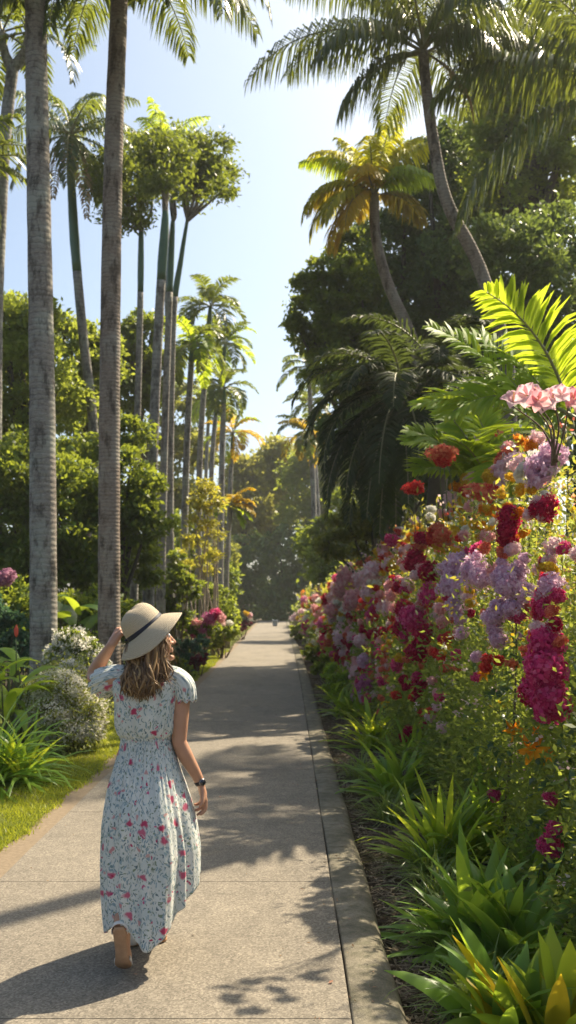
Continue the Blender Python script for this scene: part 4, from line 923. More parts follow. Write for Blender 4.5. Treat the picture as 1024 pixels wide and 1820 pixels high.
# farther along the kerb: rounded bushes then low plants
def bush(label, blobs, Y, leaf, size, name='bush', cat='bush', group=None, dens=9, flowers=(), squash=.8, extra=None, cr=None):
    W = []
    for b in blobs:
        c = at(b[0], b[1], Y + (b[3] if len(b) > 3 else .12 * br.normal())); r = b[2] * Y / F; W.append([c[0], c[1], max(c[2], r * .5), r, r, r * squash])
    W = np.array(W); base = np.array([W[:, 0].mean(), Y, -.09]); W[:, :3] -= base
    root = thing(name, label, cat, base, group); g = G()
    for q in W:
        for _ in range(3):
            c = q[:3] + q[3] * .5 * br.normal(size=3); c[2] = max(c[2], .05)
            V, fs, uv = tube(curve([np.array([.06 * br.normal(), .06 * br.normal(), 0]), c * np.array([.6, .6, .5]), c], 7), np.linspace(.018, .005, 7), 5); g.add(V, fs, 0, uv)
    obj('stems', g.data('stems', M['twig']), root)
    V, q = clumps([tuple(x) for x in W], dens / size ** 2, size, br, cr or .26 * W[:, 3].mean(), .45, leaf_per=34, keep=lambda P_: P_[:, 2] > .02, aspect=.5)
    obj('foliage', mesh_data('foliage', V, [q], M[leaf]), root)
    if extra:                                       # scattered small blossoms: (material, count per blob, size)
        for mm, n, s_ in extra:
            P = []
            for x in W:
                d = nrm(br.normal(size=(n, 3))); d[:, 1] = -np.abs(d[:, 1]) * .8; d[:, 2] = np.abs(d[:, 2]) * 1.1 - .35
                P.append(x[:3] + nrm(d) * x[3:] * (.96 + .16 * br.random((n, 1))))
            P = np.concatenate(P); P = P[P[:, 2] > .03]; O = np.repeat(nrm(P - W[:, :3].mean(0)), 4, 0); P = np.repeat(P, 4, 0) + br.normal(size=(len(P) * 4, 3)) * s_ * .6
            V, q = leaves(P, s_, br, O, .62); o = obj('blossoms', mesh_data('blossoms', V, [q], M[mm]), root); o['kind'] = 'stuff'
    for x, y, r, col, kind in flowers:
        put_cluster(root, at(x, y, Y - r * Y / F) - base, r * Y / F, kind, col)
    return root
bush('rounded bright green bush by the kerb, just past the bright lime strap clump', [(600, 1200, 26), (612, 1215, 24), (590, 1222, 20)], 17.0, 'strap_mid', .09, group='low bushes along the kerb')
bush('rounded yellow green bush by the kerb with a glowing left side', [(578, 1180, 20), (588, 1188, 18), (572, 1195, 14)], 21.5, 'leaf_sun', .10, group='low bushes along the kerb')
bush('dark low bush under the red orange blooms by the kerb', [(552, 1160, 16), (562, 1168, 15)], 27, 'leaf_mid', .12, group='low bushes along the kerb')
bush('pale green low bush nearest the far end of the kerb', [(528, 1130, 12), (522, 1120, 9)], 40, 'leaf_sun', .16, group='low bushes along the kerb')
for k, (px, py, lab) in enumerate(((625, 1275, 'soft green arching clump against the kerb, left of the dark strap clump'), (645, 1250, 'green strap clump under the pale lilac blooms, second row from the kerb'), (610, 1245, 'short green clump between the rounded bush and the soft arching clump'))):
    clump_plant('strap_leaf_plant', lab, gp(px, py), 60, .62, .05, (5, 88), (30, 95), ('strap_mid', 'strap', 'strap_mid')[k], GB, spread=.12)

# ------------------------------------------------------------------ left-hand planting
bush('bush covered in tiny white flowers at the lawn edge, nearest the woman', [(110, 1225, 40, 0), (75, 1270, 46, -.2), (140, 1262, 42, .1), (90, 1225, 34, .3), (158, 1255, 30, .2), (112, 1300, 46, -.1), (150, 1300, 34, .0), (70, 1310, 40, -.1), (128, 1195, 24, .3), (170, 1285, 18, .1)], 10.6, 'leaf_white', .046, 'flowering_bush', flowers=(), extra=[('white', 440, .027)], group='white flowering bushes on the left', dens=6, cr=.16)
bush('smaller white flowering bush behind, right of the thickest palm trunk', [(128, 1140, 30, 0), (150, 1160, 32, 0), (170, 1180, 24, 0), (110, 1165, 28, 0), (140, 1190, 30, 0)], 12.4, 'leaf_mid', .055, 'flowering_bush', extra=[('white', 130, .035)], group='white flowering bushes on the left')
lp = np.random.default_rng(14)
def lgp(px, py, z=.0):
    Y = (CH - z) * F / (py - HZ); return np.array([(px - 512) * Y / F, Y, z])
GLP = 'strap leaved plants on the left'
clump_plant('strap_leaf_plant', 'big fountain of arching strap leaves in front of the white bush', lgp(28, 1392), 0, 0, 0, 0, 0, '', GLP, spread=.07,
            parts=[('leaves', 80, .78, .032, (10, 88), (45, 120), 'strap'), ('broad_leaves', 12, .54, .085, (40, 88), (15, 70), 'strap_lime')])
clump_plant('strap_leaf_plant', 'dark strap leaved plant cut by the left frame edge', lgp(-25, 1400), 0, 0, 0, 0, 0, '', GLP, spread=.08,
            parts=[('leaves', 60, .90, .045, (8, 88), (40, 110), 'strap')])
def canna(label, px, py, hgt, n, leaf, bud=None, ln=.34, wd=.13, group='broad leaved plants on the left', e=(5, 70)):
    base = lgp(px, py); root = thing('canna_plant' if bud else 'broad_leaf_plant', label, 'plant', base, group); g = G(); s = G()
    for k in range(n):
        a = k * 2.4 + lp.normal() * .3; st = np.array([.12 * lp.normal(), .12 * lp.normal(), 0]); zt = hgt * (.35 + .6 * lp.random())
        p1 = st + np.array([.12 * math.cos(a), .12 * math.sin(a), zt]); V, fs, uv = tube(curve([st, (st + p1) / 2 + np.array([0, 0, .05]), p1], 8), np.linspace(.012, .006, 8), 6); s.add(V, fs, 0, uv)
        V, fs = strap_leaf(p1, a, R(e[0] + (e[1] - e[0]) * lp.random()), ln * (.7 + .6 * lp.random()), R(50 + 50 * lp.random()), wd * (.8 + .4 * lp.random()), lp, 9, 1.4, .42, .2); g.add(V, fs, 0)
    obj('stems', s.data('stems', M['stem']), root); obj('leaves', g.data('leaves', M[leaf]), root)
    if bud:
        p = at(bud[0], bud[1], base[1]) - base; V, fs, uv = tube(np.array([[p[0], p[1], p[2] - .5], [p[0], p[1], p[2] - .06]]), [.006, .006], 6); G_ = G().add(V, fs); o = obj('flower_stem', G_.data('flower_stem', M['stem']), root)
        V, fs, uv = tube(np.array([[0, 0, -.06], [0, 0, -.03], [0, 0, .02], [.005, 0, .075]]) + p, [.008, .022, .024, .002], 10); G_ = G().add(V, fs); obj('flower_bud', G_.data('flower_bud', M['coral']), root)
    return root
canna('yellow green canna with a single pink red bud above the arching fountain', 12, 1350, 1.10, 36, 'strap_mid', (29, 1122), .44, .12)
canna('broad leaved plant with big glowing paddle leaves between the two thick palm trunks', 135, 1255, 1.95, 24, 'banana', None, .60, .30)
canna('dark broad leaved plant at the left edge below the round mauve flower', 35, 1235, 1.25, 16, 'strap', None, .60, .24)
canna('broad leaved plant low behind the raised arm of the woman', 172, 1235, 1.5, 14, 'banana', None, .46, .24)
# round mauve flower heads on stalks at the left edge
bush('shrub with round mauve flower heads on stalks at the left edge', [(10, 1120, 40), (-20, 1090, 40), (30, 1150, 36)], 14.5, 'leaf_bluish', .09, 'flowering_bush', flowers=[(8, 1026, 20, 'mauve', 'airy'), (-14, 1034, 18, 'mauve', 'airy')])
bush('dark undergrowth shrub along the foot of the left hand trees', [(60, 1120, 50), (120, 1090, 46), (180, 1080, 46), (220, 1100, 44), (20, 1070, 50), (250, 1120, 34)], 17.5, 'leaf_mid', .11, 'undergrowth_shrub', group='undergrowth on the left')
bush('blue green shrub with maroon lower leaves beside the path, right of the hat', [(330, 1150, 22), (345, 1165, 20), (318, 1172, 22), (350, 1140, 18), (335, 1180, 16)], 22.0, 'leaf_bluish', .11, group='border bushes on the left of the path')
bush('maroon leaved shrub low at the path edge, right of the hat brim', [(352, 1168, 14), (345, 1182, 13), (362, 1178, 9)], 21.2, 'leaf_maroon', .10, group='border bushes on the left of the path')
bush('low green mound between the hat brim and the path edging', [(322, 1190, 16), (338, 1195, 12), (310, 1182, 16)], 20.2, 'leaf_mid', .09, group='border bushes on the left of the path')
bush('pink flowering bush in the left border in front of the domed yellow green bush', [(355, 1125, 22), (335, 1115, 18), (372, 1110, 18)], 26, 'leaf_mid', .12, 'flowering_bush', flowers=[(348, 1112, 12, 'pink', 'airy'), (360, 1120, 12, 'purple', 'airy'), (372, 1100, 13, 'purple', 'airy'), (384, 1092, 12, 'magenta', 'airy'), (392, 1098, 11, 'pink', 'airy'), (338, 1120, 9, 'pink', 'airy'), (366, 1132, 10, 'pink', 'airy'), (345, 1128, 9, 'magenta', 'airy')], group='border bushes on the left of the path')
bush('domed yellow green bush in the left border, below the croton', [(365, 1075, 30), (390, 1065, 28), (405, 1085, 22), (345, 1085, 24), (375, 1050, 18), (415, 1100, 14)], 31, 'leaf_sun', .13, group='border bushes on the left of the path')
bush('bright lime low bush at the path edge past the pink flowering one', [(390, 1130, 22), (402, 1118, 18), (380, 1142, 16), (412, 1125, 12)], 27.5, 'leaf_sun', .12, group='border bushes on the left of the path', flowers=[(408, 1108, 7, 'white', 'airy'), (396, 1112, 6, 'palepink', 'airy')])
bush('reddish low bush at the far left path edge beneath the yellow bloom', [(430, 1112, 11), (422, 1118, 9), (438, 1106, 7)], 40, 'leaf_maroon', .14, group='border bushes on the left of the path', flowers=[(438, 1090, 7, 'yellow', 'head'), (444, 1094, 6, 'palepink', 'airy')])
bush('dark green bush under the slender trees, left of the domed one', [(300, 1060, 26), (320, 1020, 26), (335, 1045, 26), (290, 1090, 26), (310, 990, 16), (315, 1095, 24)], 25.5, 'leaf_mid', .12, group='border bushes on the left of the path')
# tall croton: thin stems with golden leaf tufts
def croton(label, tufts, Y, bx):
    base = at(bx, 0, Y); base[2] = 0; root = thing('croton_shrub', label, 'shrub', base, 'tall golden crotons'); s = G(); W = []
    for x, y, r in tufts:
        c = at(x, y, Y + .4 * lp.normal()) - base; W.append((c[0], c[1], c[2], r * Y / F, r * Y / F, r * Y / F * .7))
        p0 = np.array([.25 * lp.normal() + c[0] * .5, .2 * lp.normal(), 0]); V, fs, uv = tube(curve([p0, (p0 + c) / 2 + .08 * lp.normal(size=3), c], 9), np.linspace(.035, .012, 9), 6); s.add(V, fs, 0, uv)
    obj('stems', s.data('stems', M['bark_pale']), root)
    V, q = clumps(W, 7 / .15 ** 2, .15, lp, .18, .6, leaf_per=26, aspect=.4); obj('foliage', mesh_data('foliage', V, [q], M['leaf_croton']), root)
croton('tall golden leaved croton between the slender trees and the pale royal palm', [(365, 865, 16), (378, 875, 14), (352, 890, 14), (370, 900, 18), (345, 925, 12), (368, 935, 16), (382, 950, 12), (340, 960, 14), (362, 975, 14), (384, 990, 14), (355, 1000, 14), (372, 1015, 14), (388, 895, 9)], 28.5, 366)
croton('shorter golden croton left of the tall one', [(322, 985, 9), (332, 1000, 9), (312, 1000, 8), (336, 960, 8), (326, 1025, 9)], 27, 324)
# pale tub at the far right path edge
p = at(489, 1113, 60); root = thing('planter_tub', 'small pale blue tub at the right edge where the path ends', 'planter', (p[0], 60, .016))
a = np.linspace(0, 2 * PI, 20, endpoint=False)
prof = [(.0, .0), (.13, .0), (.15, .08), (.18, .32), (.19, .33), (.19, .38), (.17, .38), (.165, .34), (0, .33)]
V = np.array([[r * math.cos(t), r * math.sin(t), z] for r, z in prof for t in a]); g = G(); g.add(V, [grid_faces(20, len(prof), True)])
obj('tub', g.data('tub', plain('pale blue glaze', (.22, .28, .35), .4, .5, .08)), root)
if 0: V, q = leaves(lp.normal(size=(160, 3)) * np.array([.12, .12, .08]) + np.array([0, 0, .56]), .12, lp)

# ------------------------------------------------------------------ the woman
WP = np.array([-.68, 4.55, .016])
pr = np.random.default_rng(4)
person = thing('person', 'woman in pale floral maxi dress walking away, one hand raised to her straw hat', 'person', WP)
def V3(*a): return np.array(a, float)
def limb(g, pts, rad, n=18, sides=20, flat=1.):
    P = curve(pts, n); r = np.interp(np.linspace(0, 1, n), np.linspace(0, 1, len(rad)), rad)
    t0 = nrm(P[0] - P[1]); t1 = nrm(P[-1] - P[-2]); k = np.array([.5, .85])
    P = np.concatenate([[P[0] + t0 * r[0] * .97], [P[0] + t0 * r[0] * .6], P, [P[-1] + t1 * r[-1] * .6], [P[-1] + t1 * r[-1] * .97]])
    r = np.concatenate([[r[0] * .25], [r[0] * .8], r, [r[-1] * .8], [r[-1] * .25]])
    V, fs, uv = tube(P, r, sides, True, flat); g.add(V, fs)
def loft(g, rows, sides=40, p=2.0):
    a = np.linspace(0, 2 * PI, sides, endpoint=False); c, s = np.cos(a), np.sin(a)
    c = np.sign(c) * abs(c) ** (2 / p); s = np.sign(s) * abs(s) ** (2 / p)
    V = np.array([[cx + rx * c[i], cy + ry * s[i], z] for cx, cy, z, rx, ry in rows for i in range(sides)])
    n = len(V); V = np.concatenate([V, [[rows[0][0], rows[0][1], rows[0][2]], [rows[-1][0], rows[-1][1], rows[-1][2]]]])
    j = np.arange(sides); k = (j + 1) % sides; m = (len(rows) - 1) * sides
    g.add(V, [grid_faces(sides, len(rows), True), np.stack([k, j, np.full(sides, n)], -1), np.stack([m + j, m + k, np.full(sides, n + 1)], -1)])
def rot(v, axis, ang):
    return np.array(Matrix.Rotation(ang, 3, Vector(axis)) @ Vector(v))
def hand(g, wr, d, n, thumb_sign, curls, thumb=(.75, .55, .35), spread=.06, tc=25):
    d = nrm(d); n = nrm(n - d * n.dot(d)); t = np.cross(d, n) * thumb_sign
    kn = []
    for i, (fl, off, fwd) in enumerate(((.070, .029, .080), (.078, .010, .084), (.072, -.009, .080), (.056, -.026, .072))):
        k = wr + d * fwd + t * off; kn.append(k)
        limb(g, [wr + t * off * .55 + d * .004, (wr + k) / 2 + t * off * .15, k], [.0155, .0145, .0105], 10, 12)
        dd = nrm(d + t * spread * (1.5 - i)); ax = np.cross(dd, n); pts = [k - dd * .004]; p = k
        cu = curls[i]
        for L_, c in zip((.46, .31, .23), cu):
            dd = rot(dd, ax, R(c)); p = p + dd * fl * L_; pts.append(p)
        limb(g, pts, [.0098, .0090, .0080, .0066], 14, 12)
    limb(g, [wr + d * .012, wr + d * .05 - n * .002, wr + d * .072], [.018, .019, .012], 8, 14)
    b = wr + d * .022 + t * .020; d1 = nrm(d * thumb[0] + t * thumb[1] + n * thumb[2]); d2 = rot(d1, np.cross(d1, n), R(tc))
    limb(g, [b, b + d1 * .034, b + d1 * .062, b + d1 * .062 + d2 * .024], [.0150, .0125, .0098, .0074], 12, 12)

g = G()
# trunk, neck
loft(g, [(0, 0, .74, .11, .09), (0, 0, .82, .132, .105), (0, 0, .90, .128, .100), (.004, 0, .97, .112, .086), (.005, 0, 1.03, .108, .083), (.005, .005, 1.10, .118, .09), (.004, .008, 1.19, .136, .098), (.003, .005, 1.26, .148, .090), (.002, .003, 1.31, .142, .070), (.002, .004, 1.345, .10, .052), (.004, .008, 1.37, .055, .045)])
limb(g, [V3(.003, .0, 1.31), V3(.008, .008, 1.38), V3(.020, .018, 1.44)], [.060, .049, .049])
# legs and feet
limb(g, [V3(-.060, 0, .82), V3(-.078, .08, .62), V3(-.085, .13, .47)], [.074, .066, .052]); limb(g, [V3(-.085, .13, .47), V3(-.082, -.03, .38), V3(-.075, -.20, .25)], [.054, .054, .034])
limb(g, [V3(.060, 0, .82), V3(.066, .10, .62), V3(.05, .16, .46)], [.074, .066, .052]); limb(g, [V3(.05, .16, .46), V3(.02, .15, .30), V3(-.045, .115, .085)], [.054, .054, .036])
limb(g, [V3(-.075, -.21, .25), V3(-.072, -.235, .222), V3(-.070, -.245, .205)], [.034, .034, .031], 8)
limb(g, [V3(-.070, -.240, .200), V3(-.066, -.228, .12), V3(-.062, -.215, .062), V3(-.058, -.185, .034)], [.030, .031, .036, .020], 14)
limb(g, [V3(-.075, -.205, .245), V3(-.067, -.200, .15), V3(-.062, -.195, .07)], [.034, .030, .024], 10)
limb(g, [V3(-.045, .115, .085), V3(-.060, .108, .05), V3(-.070, .10, .045)], [.036, .034, .030], 8)
limb(g, [V3(-.062, .104, .046), V3(-.01, .130, .046), V3(.03, .150, .040), V3(.066, .168, .032)], [.031, .033, .036, .018], 14)
for k in range(5):                                  # toes of the leading foot
    q = V3(.050, .160, .032) + V3(-.45, .9, 0) * (.030 - .014 * k); limb(g, [q, q + V3(.030 - .003 * k, .012, -.004)], [.0095, .0075], 6, 10)
# arms
SR, ER, WR_ = V3(.158, .0, 1.295), V3(.163, -.015, 1.010), V3(.262, .03, .800)
limb(g, [V3(.10, 0, 1.31), SR, V3(.172, -.005, 1.22), V3(.168, -.012, 1.10), ER], [.045, .050, .043, .039, .035], 24)
limb(g, [ER, V3(.190, -.005, .945), V3(.232, .015, .865), WR_], [.035, .037, .029, .0225], 20)
hand(g, WR_, V3(.20, .05, -.97), V3(-.86, -.30, -.1), -1, [(14, 28, 20), (20, 34, 22), (28, 38, 24), (36, 40, 26)], (.85, .35, .30))
SL, EL, WL = V3(-.152, .0, 1.300), V3(-.278, .17, 1.300), V3(-.176, .085, 1.462)
limb(g, [V3(-.10, 0, 1.315), SL, V3(-.205, .06, 1.292), V3(-.25, .125, 1.290), EL], [.045, .050, .044, .040, .036], 24)
limb(g, [EL, V3(-.268, .17, 1.335), V3(-.222, .13, 1.40), WL], [.036, .038, .030, .0225], 20)
hand(g, WL, V3(.50, .10, .86), V3(.62, .62, -.45), 1, [(48, 62, 40), (52, 64, 40), (56, 66, 40), (60, 66, 40)], (.65, .45, .55), .02, 30)
# head: turned to the right and tipped back
HC = V3(.030, .020, 1.482); fd = nrm(V3(.86, .44, .20)); ud = nrm(V3(-.30, -.04, .95)); ud = nrm(ud - fd * ud.dot(fd)); sd_ = np.cross(fd, ud)
def hp(f, s, u): return HC + fd * f + sd_ * s + ud * u
nu_, nv_ = 36, 26; th = np.linspace(0, 2 * PI, nu_, endpoint=False); ph = np.linspace(.02, PI - .02, nv_)
HV = []
for p_ in ph:
    for t_ in th:
        f, s, u = math.sin(p_) * math.cos(t_), math.sin(p_) * math.sin(t_), math.cos(p_)
        lo = max(0, -u); F_ = .092 * f; S_ = .072 * s * (1 - .38 * lo ** 1.5); U_ = .112 * u
        if f < 0: F_ *= (1 - .30 * lo)
        else: F_ = F_ * (1 - .10 * lo) + .012 * lo
        F_ -= .006 * math.exp(-((u - .08) / .16) ** 2) * math.exp(-((abs(s) - .42) / .2) ** 2) * (f > 0)     # eye sockets
        HV.append(hp(F_, S_, U_))
n0 = len(HV); HV += [hp(0, 0, .112), hp(.012, 0, -.112)]
j = np.arange(nu_); k = (j + 1) % nu_; m_ = (nv_ - 1) * nu_
g.add(np.array(HV), [grid_faces(nu_, nv_, True), np.stack([k, j, np.full(nu_, n0)], -1), np.stack([m_ + j, m_ + k, np.full(nu_, n0 + 1)], -1)])
limb(g, [hp(.086, 0, .02), hp(.098, 0, -.008), hp(.107, 0, -.028)], [.007, .009, .0115], 8, 12); limb(g, [hp(.094, -.013, -.030), hp(.094, .013, -.030)], [.008, .008], 5, 10)
limb(g, [hp(.078, -.020, -.058), hp(.090, 0, -.054), hp(.078, .020, -.058)], [.005, .0075, .005], 8, 10); limb(g, [hp(.076, -.018, -.066), hp(.087, 0, -.067), hp(.076, .018, -.066)], [.005, .008, .005], 8, 10)
limb(g, [hp(.070, -.010, -.096), hp(.078, 0, -.098), hp(.070, .010, -.096)], [.014, .015, .014], 6, 12)
for sg in (-1, 1):
    limb(g, [hp(-.004, .070 * sg, .022), hp(-.014, .080 * sg, .004), hp(-.004, .070 * sg, -.026)], [.008, .011, .007], 8, 10)
    limb(g, [hp(.074, .044 * sg, .030), hp(.084, .022 * sg, .034), hp(.084, .008 * sg, .028)], [.006, .007, .005], 7, 10)
tmp = bpy.data.objects.new('tmp', g.data('tmp', M['stem'])); COL.objects.link(tmp)
md = tmp.modifiers.new('r', 'REMESH'); md.mode = 'VOXEL'; md.voxel_size = .0036; md.use_smooth_shade = True
md = tmp.modifiers.new('s', 'SMOOTH'); md.factor = .5; md.iterations = 5
bpy.context.view_layer.update()
me = bpy.data.meshes.new_from_object(tmp.evaluated_get(bpy.context.evaluated_depsgraph_get())); me.name = 'body'
bpy.data.objects.remove(tmp); me.materials.clear()
m, nt = mat('sun warmed skin')
nz = noise(nt, coords(nt), 18, 4); c = mixc(nt, nz, (.40, .205, .125), (.52, .285, .185))
p = bsdf(nt, c, .48, .4, noise(nt, coords(nt), 320, 2), .12, .002); p.inputs['Subsurface Weight'].default_value = .18; p.inputs['Subsurface Radius'].default_value = (.012, .005, .003); p.inputs['Subsurface Scale'].default_value = 1.0
finish(nt, p.outputs[0]); me.materials.append(m); M['skin'] = m
for pl in me.polygons: pl.use_smooth = True
obj('body', me, person)
# eyes
for sg in (-1, 1):
    e_ = hp(.0755, .030 * sg, .010); V, fs, uv = tube(np.array([e_ - fd * .011, e_ - fd * .007, e_, e_ + fd * .007, e_ + fd * .0105]), [.003, .009, .0115, .009, .0045], 14)
    g = G().add(V, fs[:1], 0).add(V, fs[1:], 1); obj('eye', g.data('eye', [plain('eye white', (.75, .72, .68), .2, .5, .05), plain('brown iris', (.03, .018, .01), .15)]), person)

# ---- dress
def fabric(name):
    m, nt = mat(name)
    uv = nt.nodes.new('ShaderNodeUVMap').outputs[0]
    wob = N(nt, 'TexNoise'); wob.inputs['Scale'].default_value = 26; L(nt, uv, wob.inputs['Vector'])
    sub = N(nt, 'VectorMath', operation='MULTIPLY_ADD'); L(nt, wob.outputs['Color'], sub.inputs[0]); sub.inputs[1].default_value = (.05, .05, .0); L(nt, uv, sub.inputs[2])
    vec = sub.outputs[0]
    base = mixc(nt, ramp(nt, noise(nt, vec, 9, 4), [(.35, 0), (.65, 1)]), (.64, .67, .64), (.77, .77, .72))
    base = mixc(nt, ramp(nt, noise(nt, vec, 14, 3), [(.56, 0), (.72, .55)]), base, (.48, .58, .60))
    base = mixc(nt, ramp(nt, noise(nt, vec, 6, 2), [(.64, 0), (.76, .4)]), base, (.66, .56, .50))
    def vor(sx, sy, seed):
        mp = N(nt, 'Mapping'); mp.inputs['Scale'].default_value = (sx, sy, 1); mp.inputs['Location'].default_value = (seed, seed * 1.7, 0); L(nt, vec, mp.inputs['Vector'])
        v = N(nt, 'TexVoronoi'); v.inputs['Scale'].default_value = 1; v.voronoi_dimensions = '2D'; L(nt, mp.outputs[0], v.inputs['Vector'])
        sp = N(nt, 'SeparateColor'); L(nt, v.outputs['Color'], sp.inputs[0])
        return v.outputs['Distance'], sp.outputs
    def both(d, lim, gate, thr, soft=.06):
        a = ramp(nt, d, [(max(lim - soft, 0), 1), (lim, 0)]); b = ramp(nt, gate, [(thr, 0), (thr + .02, 1)])
        mm = N(nt, 'Math', operation='MULTIPLY'); L(nt, a, mm.inputs[0]); L(nt, b, mm.inputs[1]); return mm.outputs[0]
    for sx, sy, seed, col, lim, thr in ((95, 36, 3, (.20, .30, .31), .24, .58), (130, 54, 8, (.24, .29, .21), .24, .66), (80, 34, 15, (.30, .40, .44), .32, .5), (56, 46, 21, (.24, .30, .20), .24, .80), (46, 30, 5, (.14, .20, .22), .20, .80)):
        d, s = vor(sx, sy, seed); base = mixc(nt, both(d, lim, s[0], thr), base, col)
    for sc_, seed, c1, c2, lim, thr in ((11, 31, (.50, .03, .10), (.62, .16, .24), .21, .60), (22, 44, (.62, .26, .27), (.66, .40, .36), .22, .80), (30, 52, (.46, .02, .09), (.58, .10, .24), .20, .86)):
        d, s = vor(sc_, sc_, seed); f_ = both(d, lim, s[0], thr, .10)
        base = mixc(nt, f_, base, mixc(nt, s[1], c1, c2))
    fine = noise(nt, uv, 420, 2)
    p = bsdf(nt, base, .75, .15, fine, .15, .002); p.inputs['Sheen Weight'].default_value = .15
    t = N(nt, 'BsdfTranslucent'); L(nt, base, t.inputs[0]); x = N(nt, 'MixShader'); x.inputs[0].default_value = .22
    L(nt, p.outputs[0], x.inputs[1]); L(nt, t.outputs[0], x.inputs[2]); finish(nt, x.outputs[0])
    return m
M['dress'] = fabric('floral chiffon')
na = 240; A = np.linspace(0, 2 * PI, na, endpoint=False)
ZL = [(.975, -.122, .132), (.93, -.134, .146), (.86, -.152, .166), (.804, -.169, .184), (.70, -.182, .212), (.616, -.190, .232), (.509, -.191, .250), (.40, -.189, .252), (.30, -.184, .250), (.20, -.174, .246), (.10, -.160, .240)]
zz = np.array([q[0] for q in ZL])[::-1]; xl = np.array([q[1] for q in ZL])[::-1]; xr = np.array([q[2] for q in ZL])[::-1]
nr = 90; rows = []; UV = []
fold_ph = pr.random(8) * 6.28
def hem(a):                                        # hem height around the body: lifted on the right and front
    c, s = np.cos(a), np.sin(a)
    return .098 + .27 * np.clip(c, 0, 1) ** 1.6 + .045 * np.clip(-c, 0, 1) ** 2 + .03 * np.clip(s, 0, 1) + .012 * np.sin(5 * a + 1) + .105 * np.exp(-((a - 4.22) / .42) ** 2)
for i in range(nr):
    t = i / (nr - 1); hz = hem(A); z = 1.030 + (hz - 1.030) * t
    Lx = np.interp(z, zz, xl); Rx = np.interp(z, zz, xr); top = np.clip(t / .08, 0, 1)
    Lx = Lx * top + -.112 * (1 - top); Rx = Rx * top + .122 * (1 - top)
    cx = (Lx + Rx) / 2; rx = (Rx - Lx) / 2
    yb = -(.092 + .11 * sstep(0, .5, t) + .10 * t); yf = .092 + .16 * sstep(0, .6, t) + .03 * t
    tuck = sstep(.80, 1.0, t) * .05
    cy = (yb + yf) / 2; ry = (yf - yb) / 2
    amp = .0035 + .015 * sstep(.03, .75, t)
    f = (np.sin(15 * A + fold_ph[0] + .9 * np.sin(2 * A)) * .40 + np.sin(23 * A + fold_ph[1] + 1.3 * t + .8 * np.sin(3 * A + 1)) * .28 * (.4 + .6 * np.sin(2 * A + 3 * t) ** 2) + np.sin(37 * A + fold_ph[2] + 1.5 * np.sin(5 * A)) * .18 * (1 - .5 * t) + .75 * np.sin(5 * A + fold_ph[3] + 1.4 * t + .7 * np.sin(2 * A + 2 * t)))
    fine_ = (np.sin(58 * A + 2 * np.sin(4 * A)) + .6 * np.sin(83 * A + 1)) * .0028 * (1 - sstep(.1, .55, t))
    r_ = 1 + (amp * f + fine_) / np.maximum(rx, .1) - tuck * np.cos(A) ** 2 * 0
    x = cx + rx * np.cos(A) * r_ ; y = cy + ry * np.sin(A) * r_
    rows.append(np.stack([x, y, z], -1)); UV.append(np.stack([A * .22, z], -1))
g = G(); g.add(np.concatenate(rows), [grid_faces(na, nr, True)], 0, np.concatenate(UV))
dress = obj('dress', g.data('dress', M['dress']), person)
md = dress.modifiers.new('thickness', 'SOLIDIFY'); md.thickness = .0016
# bodice, bloused over the waistband
BZ = [(1.036, -.115, .124, .088, .093, 0), (1.050, -.128, .136, .096, .104, 1), (1.085, -.136, .143, .100, .112, 1), (1.13, -.139, .145, .103, .115, .8), (1.18, -.142, .149, .105, .114, .6), (1.23, -.150, .158, .104, .110, .5), (1.27, -.160, .168, .095, .103, .4), (1.30, -.160, .168, .080, .094, .4), (1.325, -.150, .158, .062, .078, .3), (1.338, -.135, .142, .052, .066, .3)]
zb = np.array([q[0] for q in BZ]); nb = 54; rows = []; UV = []
for i in range(nb):
    z = 1.036 + (1.338 - 1.036) * i / (nb - 1); l_, r_, f_, b_, k_ = [np.interp(z, zb, [q[j] for q in BZ]) for j in range(1, 6)]
    c, s = np.cos(A), np.sin(A); cc = np.sign(c) * abs(c) ** .86; ss = np.sign(s) * abs(s) ** .86
    am = k_ * .0055; f = np.sin(19 * A + 1.2 * np.sin(3 * A) + 22 * z * .3) * .6 + np.sin(33 * A + 2 * np.sin(2 * A) - 18 * z * .3) * .4 + .7 * np.sin(8 * A + 26 * (z - 1.1) * c)
    x = (l_ + r_) / 2 + ((r_ - l_) / 2 + am * f) * cc; y = np.where(s > 0, f_, b_) * ss + am * f * ss
    zz_ = z - .028 * np.clip(-s, 0, 1) ** 2 * sstep(1.29, 1.338, z) * 2.2 - .03 * np.clip(s, 0, 1) ** 2 * sstep(1.28, 1.338, z) - .010 * (np.clip((1.06 - z) / .03, 0, 1)) * (.6 + .4 * np.sin(9 * A + 2))
    rows.append(np.stack([x, y, zz_], -1)); UV.append(np.stack([A * .15 + 2, 0 * A + z + .5], -1))
g = G(); g.add(np.concatenate(rows), [grid_faces(na, nb, True)], 0, np.concatenate(UV)); o = obj('bodice', g.data('bodice', M['dress']), dress)
md = o.modifiers.new('thickness', 'SOLIDIFY'); md.thickness = .0016
rows = []; UV = []
for i, (z, e) in enumerate(((1.020, -.001), (1.022, .004), (1.030, .0065), (1.038, .005), (1.044, .0055), (1.052, .003), (1.054, -.002))):
    rr_ = .0012 * np.sin(70 * A + i); rows.append(np.stack([.005 + (.1185 + e + rr_) * np.cos(A), (.0905 + e + rr_) * np.sin(A), 0 * A + z], -1)); UV.append(np.stack([A * .15 + 4, 0 * A + z], -1))
g = G(); g.add(np.concatenate(rows), [grid_faces(na, 7, True)], 0, np.concatenate(UV)); obj('waistband', g.data('waistband', M['dress']), dress)
